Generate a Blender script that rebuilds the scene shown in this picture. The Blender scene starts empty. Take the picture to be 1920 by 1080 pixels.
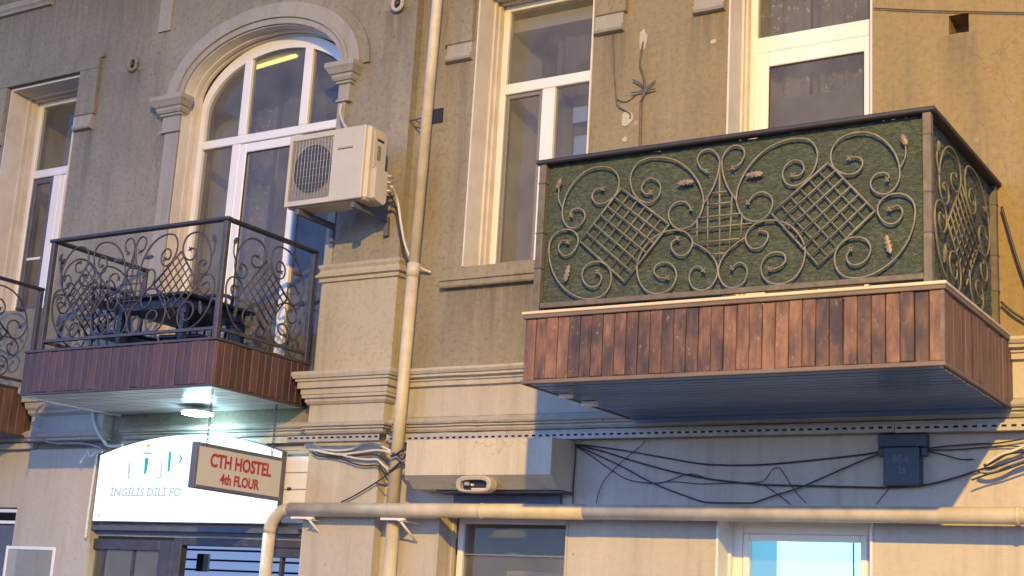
import bpy, math, random
from mathutils import Vector, Matrix
random.seed(7)
S = bpy.context.scene
C = S.collection

# ------------------------------------------------------------------ camera
YAW, PITCH, ROLL, FPX = -0.56708026, 0.23054503, 0.05841728, 2697.18
ca, sa, cb, sb, cc, sc = (math.cos(YAW), math.sin(YAW), math.cos(PITCH), math.sin(PITCH), math.cos(ROLL), math.sin(ROLL))
fwd = Vector((sa*cb, ca*cb, sb)); rgt0 = Vector((ca, -sa, 0)); up0 = rgt0.cross(fwd)
rgt = rgt0*cc + up0*sc; upv = -rgt0*sc + up0*cc
CAM = Vector((0, -9, 1.6))
cam = bpy.data.cameras.new('camera'); co = bpy.data.objects.new('camera', cam); C.objects.link(co)
co.matrix_world = Matrix(((rgt.x, upv.x, -fwd.x, CAM.x), (rgt.y, upv.y, -fwd.y, CAM.y), (rgt.z, upv.z, -fwd.z, CAM.z), (0, 0, 0, 1)))
cam.sensor_width = 36; cam.lens = FPX/1920*36; cam.clip_end = 500; cam.clip_start = .05
S.camera = co
# ------------------------------------------------------------------ light: night street, sky glow + one street lamp
S.view_settings.view_transform = 'Standard'; S.view_settings.look = 'None'
S.view_settings.exposure = 1.15; S.view_settings.gamma = 1; S.view_settings.use_curve_mapping = False
w = bpy.data.worlds.new('World'); S.world = w; w.use_nodes = True
nt = w.node_tree; bg = nt.nodes['Background']
sky = nt.nodes.new('ShaderNodeTexSky'); sky.sky_type = 'NISHITA'; sky.sun_disc = False
SUN_EL, SUN_ROT = math.radians(46), math.radians(20)
sky.sun_elevation = SUN_EL; sky.sun_rotation = SUN_ROT; sky.air_density = 1.0; sky.dust_density = .3; sky.ozone_density = 6
tint = nt.nodes.new('ShaderNodeMix'); tint.data_type = 'RGBA'; tint.blend_type = 'MULTIPLY'      # night street air, whole sky alike
tint.inputs['Factor'].default_value = 1; tint.inputs['B'].default_value = (1.0, 1.04, 1.5, 1)
nt.links.new(sky.outputs[0], tint.inputs['A']); nt.links.new(tint.outputs['Result'], bg.inputs[0]); bg.inputs[1].default_value = 0.14
sd = bpy.data.lights.new('sun', 'SUN'); sd.energy = .04; sd.angle = math.radians(12); sd.color = (1, .93, .85)
so = bpy.data.objects.new('sun', sd); C.objects.link(so)
_d = Vector((math.sin(SUN_ROT)*math.cos(SUN_EL), math.cos(SUN_ROT)*math.cos(SUN_EL), math.sin(SUN_EL)))
so.rotation_euler = _d.to_track_quat('Z', 'Y').to_euler()
LAMP_POS = (1.3, -12.0, 8.25); LAMP_POWER = 1680; LAMP_COL = (1, .60, .05)
ld = bpy.data.lights.new('street_lamp_light', 'AREA'); ld.shape = 'DISK'; ld.size = .22; ld.energy = LAMP_POWER; ld.color = LAMP_COL      # downward lantern head across the street
lo = bpy.data.objects.new('street_lamp_light', ld); C.objects.link(lo); lo.location = LAMP_POS; lo.rotation_euler = Vector((.12, -.55, .83)).to_track_quat('Z', 'Y').to_euler()

# ------------------------------------------------------------------ survey helpers: sight lines onto known planes
def _ray(px, py): return rgt*(px-960) + upv*(540-py) + fwd*FPX
def W(px, py, Y=0.0):
    d = _ray(px, py); t = (Y-CAM.y)/d.y; return CAM + d*t
def Wz(px, py, z):
    d = _ray(px, py); t = (z-CAM.z)/d.z; return CAM + d*t
def Wx(px, py, x):
    d = _ray(px, py); t = (x-CAM.x)/d.x; return CAM + d*t

# ------------------------------------------------------------------ mesh helpers
class MB:
    def __init__(s): s.v = []; s.f = []; s.smooth = []
    def face(s, pts, sm=False):
        n = len(s.v); s.v += [tuple(p) for p in pts]; s.f.append(tuple(range(n, n+len(pts)))); s.smooth.append(sm)
    def box(s, x0, x1, y0, y1, z0, z1, c=0.0):
        if x0 > x1: x0, x1 = x1, x0
        if y0 > y1: y0, y1 = y1, y0
        if z0 > z1: z0, z1 = z1, z0
        if c <= 0:
            n = len(s.v)
            s.v += [(x, y, z) for z in (z0, z1) for y in (y0, y1) for x in (x0, x1)]
            for q in ((0, 2, 3, 1), (4, 5, 7, 6), (0, 1, 5, 4), (2, 6, 7, 3), (0, 4, 6, 2), (1, 3, 7, 5)):
                s.f.append(tuple(n+i for i in q)); s.smooth.append(False)
            return s
        # chamfered box: 24 verts
        c = min(c, (x1-x0)*.45, (y1-y0)*.45, (z1-z0)*.45)
        X = (x0, x1); Y = (y0, y1); Z = (z0, z1); idx = {}
        for i in (0, 1):
            for j in (0, 1):
                for k in (0, 1):
                    dx = c if i == 0 else -c; dy = c if j == 0 else -c; dz = c if k == 0 else -c
                    for a, p in enumerate(((X[i], Y[j]+dy, Z[k]+dz), (X[i]+dx, Y[j], Z[k]+dz), (X[i]+dx, Y[j]+dy, Z[k]))):
                        idx[i, j, k, a] = len(s.v); s.v.append(p)
        def add(q): s.f.append(tuple(q)); s.smooth.append(False)
        for i in (0, 1):
            q = [idx[i, j, k, 0] for j, k in ((0, 0), (1, 0), (1, 1), (0, 1))]; add(q if i else q[::-1])
            q = [idx[j, i, k, 1] for j, k in ((0, 0), (1, 0), (1, 1), (0, 1))]; add(q[::-1] if i else q)
            q = [idx[j, k, i, 2] for j, k in ((0, 0), (1, 0), (1, 1), (0, 1))]; add(q if i else q[::-1])
        for i in (0, 1):
            for j in (0, 1):
                q = [idx[i, j, 0, 0], idx[i, j, 1, 0], idx[i, j, 1, 1], idx[i, j, 0, 1]]; add(q if i != j else q[::-1])
                q = [idx[i, 0, j, 0], idx[i, 0, j, 2], idx[i, 1, j, 2], idx[i, 1, j, 0]]; add(q if i != j else q[::-1])
                q = [idx[0, i, j, 1], idx[1, i, j, 1], idx[1, i, j, 2], idx[0, i, j, 2]]; add(q if i != j else q[::-1])
                for k in (0, 1):
                    q = [idx[i, j, k, 0], idx[i, j, k, 1], idx[i, j, k, 2]]; add(q if (i+j+k) % 2 else q[::-1])
        return s
    def tube(s, pts, r, n=8, cap=True, r1=None):
        pts = [Vector(p) for p in pts]; m = len(pts); base = len(s.v)
        t0 = (pts[1]-pts[0]).normalized()
        a = Vector((0, 0, 1)) if abs(t0.z) < .9 else Vector((1, 0, 0))
        u = t0.cross(a).normalized()
        for i, p in enumerate(pts):
            t = (pts[min(i+1, m-1)]-pts[max(i-1, 0)])
            t = t.normalized() if t.length > 1e-9 else t0
            u = (u - t*u.dot(t)); u = u.normalized() if u.length > 1e-6 else t.orthogonal().normalized()
            b = t.cross(u); rr = r if r1 is None else r+(r1-r)*i/(m-1)
            for k in range(n):
                q = 2*math.pi*k/n; s.v.append(tuple(p+u*(rr*math.cos(q))+b*(rr*math.sin(q))))
        for i in range(m-1):
            for k in range(n):
                s.f.append((base+i*n+k, base+i*n+(k+1) % n, base+(i+1)*n+(k+1) % n, base+(i+1)*n+k)); s.smooth.append(True)
        if cap:
            s.f.append(tuple(base+k for k in range(n))[::-1]); s.smooth.append(False)
            s.f.append(tuple(base+(m-1)*n+k for k in range(n))); s.smooth.append(False)
        return s
    def extrude(s, poly, ax, a0, a1):
        """poly of 2D points; ax='x': (y,z) along x; 'y': (x,z) along y; 'z': (x,y) along z."""
        def P(p, a): return (a, p[0], p[1]) if ax == 'x' else ((p[0], a, p[1]) if ax == 'y' else (p[0], p[1], a))
        n = len(s.v); m = len(poly)
        s.v += [P(p, a0) for p in poly]+[P(p, a1) for p in poly]
        for i in range(m):
            s.f.append((n+i, n+(i+1) % m, n+m+(i+1) % m, n+m+i)); s.smooth.append(False)
        s.f.append(tuple(n+i for i in range(m))[::-1]); s.smooth.append(False)
        s.f.append(tuple(n+m+i for i in range(m))); s.smooth.append(False)
        return s
    def strip(s, rows, sm=False, closed=False):
        """rows: list of equal-length point lists"""
        n = len(s.v); L = len(rows[0])
        for r in rows: s.v += [tuple(p) for p in r]
        for i in range(len(rows)-1):
            for k in range(L if closed else L-1):
                k2 = (k+1) % L
                s.f.append((n+i*L+k, n+i*L+k2, n+(i+1)*L+k2, n+(i+1)*L+k)); s.smooth.append(sm)
        return s
    def mesh(s, name, m):
        me = bpy.data.meshes.new(name); me.from_pydata(s.v, [], s.f); me.materials.append(m)
        me.polygons.foreach_set('use_smooth', s.smooth)
        import bmesh
        bm = bmesh.new(); bm.from_mesh(me); bmesh.ops.recalc_face_normals(bm, faces=bm.faces); bm.to_mesh(me); bm.free()
        return me
    def build(s, name, m, parent=None, **kw):
        o = bpy.data.objects.new(name, s.mesh(name, m)); C.objects.link(o)
        if parent is not None: o.parent = parent
        for k, v in kw.items(): o[k] = v
        return o
def B(name, m, parent, *b, c=.0, **kw): return MB().box(*b, c=c).build(name, m, parent, **kw)
def thing(name, label, cat, group=None, loc=(0, 0, 0)):
    o = bpy.data.objects.new(name, None); C.objects.link(o); o.location = loc; o.empty_display_size = .1
    o['label'] = label; o['category'] = cat
    if group: o['group'] = group
    WORLD_BUILT.append(o)
    return o
WORLD_BUILT = []               # things whose children are modelled in world coordinates
def tag(o, label, cat, group=None):
    o['label'] = label; o['category'] = cat
    if group: o['group'] = group
    return o
def smooth(P, n=6):
    P = [Vector(p) for p in P]; out = []
    for i in range(len(P)-1):
        p0 = P[max(i-1, 0)]; p1 = P[i]; p2 = P[i+1]; p3 = P[min(i+2, len(P)-1)]
        for k in range(n):
            t = k/n
            out.append(.5*((2*p1)+(p2-p0)*t+(2*p0-5*p1+4*p2-p3)*t*t+(3*p1-p0-3*p2+p3)*t**3))
    out.append(P[-1]); return out

# ------------------------------------------------------------------ materials
def newmat(name):
    m = bpy.data.materials.new(name); m.use_nodes = True
    return m, m.node_tree, m.node_tree.nodes['Principled BSDF']
def N(t, typ, **kw):
    n = t.nodes.new(typ)
    for k, v in kw.items(): setattr(n, k, v)
    return n
def ramp(t, src, stops):
    r = N(t, 'ShaderNodeValToRGB'); e = r.color_ramp.elements
    while len(e) < len(stops): e.new(.5)
    for i, (p, c) in enumerate(stops): e[i].position = p; e[i].color = (*c, 1) if len(c) == 3 else c
    t.links.new(src, r.inputs[0]); return r.outputs[0]
def noise(t, vec, scale, detail=4, rough=.55, sc=(1, 1, 1)):
    mp = N(t, 'ShaderNodeMapping'); mp.inputs['Scale'].default_value = sc; t.links.new(vec, mp.inputs[0])
    n = N(t, 'ShaderNodeTexNoise'); n.inputs['Scale'].default_value = scale; n.inputs['Detail'].default_value = detail
    n.inputs['Roughness'].default_value = rough; t.links.new(mp.outputs[0], n.inputs['Vector']); return n.outputs['Fac']
def mix(t, fac, a, b, mode='MIX'):
    n = N(t, 'ShaderNodeMix', data_type='RGBA', blend_type=mode)
    for sock, v in ((n.inputs['Factor'], fac), (n.inputs['A'], a), (n.inputs['B'], b)):
        if isinstance(v, (int, float)): sock.default_value = v
        elif isinstance(v, tuple): sock.default_value = (*v, 1)
        else: t.links.new(v, sock)
    return n.outputs['Result']
def bump(t, p, h, strength=.3, dist=.01):
    b = N(t, 'ShaderNodeBump'); b.inputs['Strength'].default_value = strength; b.inputs['Distance'].default_value = dist
    t.links.new(h, b.inputs['Height']); t.links.new(b.outputs[0], p.inputs['Normal'])
def pos(t):
    return N(t, 'ShaderNodeNewGeometry').outputs['Position']
G = lambda v: (v, v, v)
def plain(name, col, rough=.5, metal=0, var=.12, scale=8, bumps=0, grime=0, grimecol=(.08, .07, .06)):
    m, t, p = newmat(name); P = pos(t)
    n = noise(t, P, scale, 5)
    c = mix(t, ramp(t, n, [(.3, G(0)), (.7, G(1))]), tuple(x*(1-var) for x in col), tuple(min(1, x*(1+var)) for x in col))
    if grime:
        g = noise(t, P, 2.3, 8, .7, (1, 1, .35)); g2 = noise(t, P, 26, 5, .6)
        f = ramp(t, g, [(.43, G(0)), (.70, G(grime))]); c = mix(t, f, c, grimecol)
        c = mix(t, ramp(t, g2, [(.63, G(0)), (.72, G(grime))]), c, grimecol)
    t.links.new(c, p.inputs['Base Color']); p.inputs['Roughness'].default_value = rough; p.inputs['Metallic'].default_value = metal
    if bumps: bump(t, p, noise(t, P, scale*6, 5), bumps, .004)
    return m
def emit(name, col, strength):
    m, t, p = newmat(name); p.inputs['Base Color'].default_value = (.03, .03, .03, 1)
    p.inputs['Emission Color'].default_value = (*col, 1); p.inputs['Emission Strength'].default_value = strength/2.2; return m

STAINS = [(-6.3, -5.15, 4.14, .55), (-6.45, -6.25, 6.05, .7), (-5.05, -4.85, 6.05, .8), (-4.3, -4.05, 6.06, .5), (-2.42, -2.27, 5.58, .6), (-10.8, -10.65, 6.07, .9), (-9.7, -9.5, 5.86, .8), (-10.3, -10.05, 6.6, .5), (-7.1, -6.85, 6.6, .7), (-13, -10, 8, 1.6)]
def plaster(name, c1, c2, c3, joint=.1, spots=.5, ochre=None, tex=.4):
    m, t, p = newmat(name); P = pos(t)
    big = noise(t, P, .55, 5, .6); med = noise(t, P, 2.6, 7, .68); fine = noise(t, P, 24, 6, .62)
    streak = noise(t, P, 3.2, 6, .6, (2.4, 2.4, .22)); grit = noise(t, P, 95, 4, .6)
    c = mix(t, ramp(t, big, [(.34, G(0)), (.66, G(1))]), c1, c2)
    if ochre:                  # warmer light towards the right painted into the plaster: grey blends to ochre
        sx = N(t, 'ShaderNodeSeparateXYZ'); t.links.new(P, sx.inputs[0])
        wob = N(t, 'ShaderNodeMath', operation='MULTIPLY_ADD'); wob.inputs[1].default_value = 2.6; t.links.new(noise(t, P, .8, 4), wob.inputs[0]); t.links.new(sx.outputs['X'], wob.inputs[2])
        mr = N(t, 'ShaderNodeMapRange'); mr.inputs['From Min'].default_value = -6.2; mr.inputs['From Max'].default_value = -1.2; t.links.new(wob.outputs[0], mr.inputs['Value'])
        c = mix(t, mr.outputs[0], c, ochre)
    c = mix(t, ramp(t, med, [(.42, G(0)), (.75, G(.5))]), c, mix(t, .62, c3, c))
    c = mix(t, ramp(t, streak, [(.52, G(0)), (.72, G(.42))]), c, tuple(x*.62 for x in c1))
    c = mix(t, ramp(t, streak, [(.26, G(.3)), (.42, G(0))]), c, tuple(min(1, x*1.28) for x in c2))
    dn = N(t, 'ShaderNodeTexNoise'); dn.inputs['Scale'].default_value = 1.6; dn.inputs['Detail'].default_value = 6; t.links.new(P, dn.inputs['Vector'])
    dv = N(t, 'ShaderNodeVectorMath', operation='MULTIPLY_ADD'); dv.inputs[1].default_value = (1.1, 1.1, 1.1); t.links.new(dn.outputs['Color'], dv.inputs[0]); t.links.new(P, dv.inputs[2])
    cv = N(t, 'ShaderNodeTexVoronoi'); cv.feature = 'DISTANCE_TO_EDGE'; cv.inputs['Scale'].default_value = .55; t.links.new(dv.outputs[0], cv.inputs['Vector'])
    crk = mix(t, 1.0, ramp(t, cv.outputs['Distance'], [(.0, G(.42)), (.004, G(0))]), ramp(t, noise(t, P, .7, 3), [(.55, G(0)), (.62, G(1))]), 'MULTIPLY')
    c = mix(t, crk, c, tuple(x*.4 for x in c1))
    drip = noise(t, P, 7, 5, .6, (1.6, 1.6, .09))
    c = mix(t, mix(t, 1.0, ramp(t, drip, [(.56, G(0)), (.70, G(.5))]), ramp(t, noise(t, P, .9, 3), [(.42, G(0)), (.62, G(1))]), 'MULTIPLY'), c, tuple(x*.6 for x in c1))
    c = mix(t, ramp(t, fine, [(.35, G(.45*tex)), (.5, G(0))]), c, tuple(x*.66 for x in c1))
    c = mix(t, ramp(t, fine, [(.58, G(0)), (.75, G(.38*tex))]), c, tuple(min(1, x*1.22) for x in c2))
    # dark pits and pale patched flecks
    vo = N(t, 'ShaderNodeTexVoronoi'); vo.inputs['Scale'].default_value = 7.5; t.links.new(P, vo.inputs['Vector'])
    pit = ramp(t, vo.outputs['Distance'], [(.05, G(spots)), (.11, G(0))])
    msk = ramp(t, noise(t, P, 1.7, 3), [(.5, G(0)), (.62, G(1))])
    c = mix(t, mix(t, 1.0, pit, msk, 'MULTIPLY'), c, tuple(x*.35 for x in c1))
    vo2 = N(t, 'ShaderNodeTexVoronoi'); vo2.inputs['Scale'].default_value = 3.1; t.links.new(P, vo2.inputs['Vector'])
    fl = ramp(t, vo2.outputs['Distance'], [(.06, G(spots*.8)), (.1, G(0))])
    c = mix(t, mix(t, 1.0, fl, ramp(t, noise(t, P, 2.9, 3), [(.55, G(0)), (.65, G(1))]), 'MULTIPLY'), c, tuple(min(1, x*1.5) for x in c2))
    if ochre:                  # rusty-grey drip stains that have run down below sills, brackets and ledges
        sx3 = N(t, 'ShaderNodeSeparateXYZ'); t.links.new(P, sx3.inputs[0]); dr = ramp(t, noise(t, P, 9, 6, .65, (1.5, 1.5, .12)), [(.36, G(.12)), (.62, G(1))])
        for (xa, xb, zt, ln) in STAINS:
            a = N(t, 'ShaderNodeMapRange'); a.interpolation_type = 'SMOOTHSTEP'; a.inputs['From Min'].default_value = (xb-xa)/2+.10; a.inputs['From Max'].default_value = (xb-xa)/2-.05
            ab = N(t, 'ShaderNodeMath', operation='SUBTRACT'); ab.inputs[1].default_value = (xa+xb)/2; t.links.new(sx3.outputs['X'], ab.inputs[0])
            ac_ = N(t, 'ShaderNodeMath', operation='ABSOLUTE'); t.links.new(ab.outputs[0], ac_.inputs[0]); t.links.new(ac_.outputs[0], a.inputs['Value'])
            z1 = N(t, 'ShaderNodeMapRange'); z1.inputs['From Min'].default_value = zt-ln; z1.inputs['From Max'].default_value = zt; t.links.new(sx3.outputs['Z'], z1.inputs['Value'])
            z2 = N(t, 'ShaderNodeMath', operation='LESS_THAN'); z2.inputs[1].default_value = zt; t.links.new(sx3.outputs['Z'], z2.inputs[0])
            m1 = N(t, 'ShaderNodeMath', operation='MULTIPLY'); t.links.new(a.outputs[0], m1.inputs[0]); t.links.new(z1.outputs[0], m1.inputs[1])
            m2 = N(t, 'ShaderNodeMath', operation='MULTIPLY'); t.links.new(m1.outputs[0], m2.inputs[0]); t.links.new(z2.outputs[0], m2.inputs[1])
            m3 = N(t, 'ShaderNodeMath', operation='MULTIPLY'); t.links.new(m2.outputs[0], m3.inputs[0]); t.links.new(dr, m3.inputs[1])
            m4 = N(t, 'ShaderNodeMath', operation='MULTIPLY'); m4.inputs[1].default_value = .75; t.links.new(m3.outputs[0], m4.inputs[0])
            c = mix(t, m4.outputs[0], c, tuple(x*.5 for x in c1))
    # faint ashlar joints under the render
    sep = N(t, 'ShaderNodeSeparateXYZ'); t.links.new(P, sep.inputs[0]); cmb = N(t, 'ShaderNodeCombineXYZ')
    t.links.new(sep.outputs['X'], cmb.inputs['X']); t.links.new(sep.outputs['Z'], cmb.inputs['Y'])
    br = N(t, 'ShaderNodeTexBrick'); br.inputs['Scale'].default_value = 1; br.inputs['Mortar Size'].default_value = .006
    br.inputs['Brick Width'].default_value = .62; br.inputs['Row Height'].default_value = .31; br.inputs['Mortar Smooth'].default_value = .4
    br.inputs['Color1'].default_value = (.42, .42, .42, 1); br.inputs['Color2'].default_value = (.6, .6, .6, 1); br.inputs['Mortar'].default_value = (.25, .25, .25, 1)
    t.links.new(cmb.outputs[0], br.inputs['Vector'])
    jm = ramp(t, noise(t, P, 1.1, 3), [(.46, G(0)), (.62, G(1))])
    jf = mix(t, 1.0, jm, br.outputs['Fac'], 'MULTIPLY')
    n = N(t, 'ShaderNodeMath', operation='MULTIPLY'); n.inputs[1].default_value = joint*2; t.links.new(jf, n.inputs[0])
    c = mix(t, n.outputs[0], c, tuple(x*.55 for x in c1))
    c = mix(t, joint*1.2, c, br.outputs['Color'], 'OVERLAY')
    t.links.new(c, p.inputs['Base Color']); p.inputs['Roughness'].default_value = .92
    h = N(t, 'ShaderNodeMath', operation='ADD'); t.links.new(fine, h.inputs[0]); t.links.new(grit, h.inputs[1])
    h2 = N(t, 'ShaderNodeMath', operation='SUBTRACT'); t.links.new(h.outputs[0], h2.inputs[0]); t.links.new(pit, h2.inputs[1])
    bump(t, p, h2.outputs[0], .3+.3*tex, .003+.004*tex)
    return m

M = {}
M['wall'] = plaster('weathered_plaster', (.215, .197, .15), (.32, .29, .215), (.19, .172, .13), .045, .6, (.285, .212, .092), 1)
M['stone'] = plaster('painted_stone', (.43, .395, .32), (.51, .47, .38), (.35, .31, .25), .02, .5)
M['box'] = plaster('cream_box_paint', (.56, .50, .36), (.62, .55, .40), (.5, .45, .34), .0, .3)
M['pedestal'] = plaster('pale_pedestal_plaster', (.40, .355, .25), (.47, .42, .30), (.33, .295, .215), .03, .5, None, .8)
M['oldstone'] = plaster('worn_arch_stone', (.31, .295, .25), (.38, .355, .295), (.25, .23, .19), .0, .6)
M['cream'] = plaster('cream_paint', (.465, .415, .325), (.525, .47, .37), (.42, .375, .30), .0, .45)
M['reveal'] = plain('painted_reveal', (.66, .61, .54), .7, 0, .08, 6, .15, .22, (.3, .24, .17))
M['upvc'] = plain('white_window_frame', (.82, .80, .73), .35, 0, .04, 5, 0, .08, (.45, .4, .32))
M['pipe'] = plain('cream_painted_pipe', (.60, .525, .36), .5, 0, .14, 7, .2, .45, (.3, .22, .13))
M['iron'] = plain('dark_iron', (.065, .065, .08), .55, .2, .25, 18, .2, .15, (.12, .08, .06))
M['rail'] = plain('painted_black_rail', (.035, .034, .04), .5, .1, .2, 14, .1)
M['scroll'] = plain('grey_wrought_iron', (.185, .18, .14), .6, .15, .25, 22, .2, .3, (.12, .09, .06))
M['post'] = plain('worn_brown_post', (.125, .11, .085), .65, .1, .3, 16, .2, .4, (.08, .06, .05))
M['copper'] = plain('coppery_leaf', (.25, .19, .135), .5, .3, .25, 30, .2, .2)
M['acwhite'] = plain('aged_white_casing', (.52, .475, .36), .45, 0, .06, 4, 0, .35, (.4, .34, .25))
M['dark'] = plain('dark_cavity', (.02, .021, .026), .7)
M['fan'] = plain('dark_plastic', (.035, .04, .055), .5)
M['grill'] = plain('coil_grey', (.22, .215, .19), .6, .2, .15, 40)
M['metal'] = plain('galvanised_metal', (.42, .41, .38), .45, .5, .15, 20, .1, .2)
M['tray'] = plain('grey_painted_tray', (.40, .375, .32), .55, .2, .12, 14, .1, .25)
M['bluegrey'] = plain('blue_grey_paint', (.10, .11, .15), .6, 0, .15, 10, .1, .2)
M['cable'] = plain('black_cable', (.03, .03, .035), .5)
M['wcable'] = plain('white_cable', (.62, .58, .5), .5, 0, .08, 10)
M['room'] = plain('room_paint', (.50, .47, .42), .9, 0, .06, 2)
M['drape'] = plain('dark_drape', (.13, .12, .115), .95, 0, .2, 12)
def lace():
    m, t, p = newmat('grey_lace'); P = pos(t)
    v = N(t, 'ShaderNodeTexVoronoi'); v.inputs['Scale'].default_value = 13; t.links.new(P, v.inputs['Vector'])
    v2 = N(t, 'ShaderNodeTexVoronoi'); v2.inputs['Scale'].default_value = 42; t.links.new(P, v2.inputs['Vector'])
    a = ramp(t, v.outputs['Distance'], [(.25, G(1)), (.4, G(0))]); b = ramp(t, v2.outputs['Distance'], [(.3, G(1)), (.5, G(.1))])
    c = mix(t, mix(t, 1.0, a, b, 'MULTIPLY'), (.17, .16, .145), (.62, .58, .5)); t.links.new(c, p.inputs['Base Color']); p.inputs['Roughness'].default_value = .95; return m
M['lace'] = lace()
M['asphalt'] = plain('asphalt', (.04, .042, .05), .95, 0, .3, 10, .3)
M['paving'] = plain('paving', (.10, .105, .12), .9, 0, .2, 4, .2)
M['soff_dark'] = None
M['red'] = plain('red_lettering', (.36, .03, .06), .5, 0, .05)
M['panelcream'] = plain('sign_face', (.50, .51, .47), .4, 0, .06, 3, 0, .12, (.5, .42, .28))
M['table'] = plain('dark_blue_table', (.014, .022, .05), .35, 0, .2, 8)
M['white'] = plain('white_stone', (.78, .76, .72), .6, 0, .05, 6, .1, .1)
M['plate'] = plain('pale_lettering', (.15, .165, .20), .6)
M['jbox'] = plain('dark_box_metal', (.045, .055, .08), .5, .1, .2, 10)
M['glow'] = emit('lit_sign_face', (.90, 1, 1), 1.45)
M['led'] = emit('led_disc', (.5, .86, 1), 150)
M['roomlit'] = emit('lit_room', (.46, .92, 1), 3.0)
M['roomblue'] = emit('lit_blue_wall', (.16, .66, .98), 1.3)
M['tubelamp'] = emit('warm_tube', (1, .78, .18), 2.2)
M['tealglow'] = emit('teal_print', (.0, .46, .44), .9)
M['orangeglow'] = emit('orange_print', (1, .5, .22), .95)
M['greyglow'] = emit('pale_grey_print', (.50, .62, .62), .95)
M['hallwall'] = emit('lit_hall_wall', (.30, .45, .86), .75)
M['reflwin'] = emit('glowing_window_reflection', (.42, .52, .70), .5)

def wood(name, stops, along='z', rough=.6, peel=.5, vary=.5, scale=1.0, contrast=1.0):
    m, t, p = newmat(name)
    oi = N(t, 'ShaderNodeObjectInfo'); P = pos(t)
    off = N(t, 'ShaderNodeVectorMath', operation='SCALE'); off.inputs[0].default_value = (37, 19, 53); t.links.new(oi.outputs['Random'], off.inputs['Scale'])
    v = N(t, 'ShaderNodeVectorMath', operation='ADD'); t.links.new(P, v.inputs[0]); t.links.new(off.outputs[0], v.inputs[1]); v = v.outputs[0]
    sg = (1, 1, .09) if along == 'z' else (.06, 1, 1)
    sm = (1, 1, .45) if along == 'z' else (.25, 1, 1)
    grain = noise(t, v, 60*scale, 6, .65, sg); blot = noise(t, v, 9*scale, 6, .62, sm); fleck = noise(t, v, 30*scale, 7, .7, sm)
    a = N(t, 'ShaderNodeMath', operation='MULTIPLY_ADD'); a.inputs[1].default_value = .35; t.links.new(grain, a.inputs[0]); t.links.new(blot, a.inputs[2])
    b = N(t, 'ShaderNodeMath', operation='MULTIPLY_ADD'); b.inputs[1].default_value = vary; b.inputs[2].default_value = -vary/2-.17
    t.links.new(oi.outputs['Random'], b.inputs[0])
    s = N(t, 'ShaderNodeMath', operation='ADD'); t.links.new(a.outputs[0], s.inputs[0]); t.links.new(b.outputs[0], s.inputs[1])
    st2 = N(t, 'ShaderNodeMapRange'); st2.clamp = True; st2.inputs['From Min'].default_value = .5-.5/contrast; st2.inputs['From Max'].default_value = .5+.5/contrast; t.links.new(s.outputs[0], st2.inputs['Value'])
    c = ramp(t, st2.outputs[0], stops)
    if peel:
        f = ramp(t, fleck, [(.60, G(0)), (.70, G(peel))]); c = mix(t, f, c, (.30, .24, .19))
        f2 = ramp(t, fleck, [(.28, G(peel)), (.38, G(0))]); c = mix(t, f2, c, tuple(x*.4 for x in stops[0][1]))
    t.links.new(c, p.inputs['Base Color']); p.inputs['Roughness'].default_value = rough
    bump(t, p, a.outputs[0], .4, .004)
    return m
M['plank'] = wood('weathered_orange_wood', [(.10, (.032, .025, .027)), (.32, (.07, .042, .034)), (.5, (.125, .064, .042)), (.68, (.18, .095, .058)), (.85, (.24, .13, .072)), (.97, (.18, .13, .10))], 'z', .6, .75, .26, 1.0, 1.7)
M['plank_side'] = wood('worn_side_wood', [(.2, (.05, .03, .028)), (.5, (.13, .07, .055)), (.8, (.20, .10, .07))], 'z', .6, .35, .25)
M['plank_purple'] = wood('dark_purple_wood', [(.2, (.040, .023, .027)), (.5, (.075, .037, .038)), (.8, (.115, .056, .049))], 'z', .55, .15, .3)
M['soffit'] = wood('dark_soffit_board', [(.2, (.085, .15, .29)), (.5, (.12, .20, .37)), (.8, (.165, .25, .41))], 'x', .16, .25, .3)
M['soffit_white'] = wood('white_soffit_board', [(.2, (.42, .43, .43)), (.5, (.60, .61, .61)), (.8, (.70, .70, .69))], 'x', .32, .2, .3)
M['trim'] = wood('pale_wood_trim', [(.2, (.42, .32, .2)), (.5, (.60, .48, .32)), (.8, (.7, .57, .4))], 'x', .6, .4, .2)
M['trimdark'] = wood('grey_wood_trim', [(.2, (.08, .06, .05)), (.5, (.15, .115, .095)), (.8, (.2, .16, .13))], 'x', .7, .3, .2)

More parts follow.
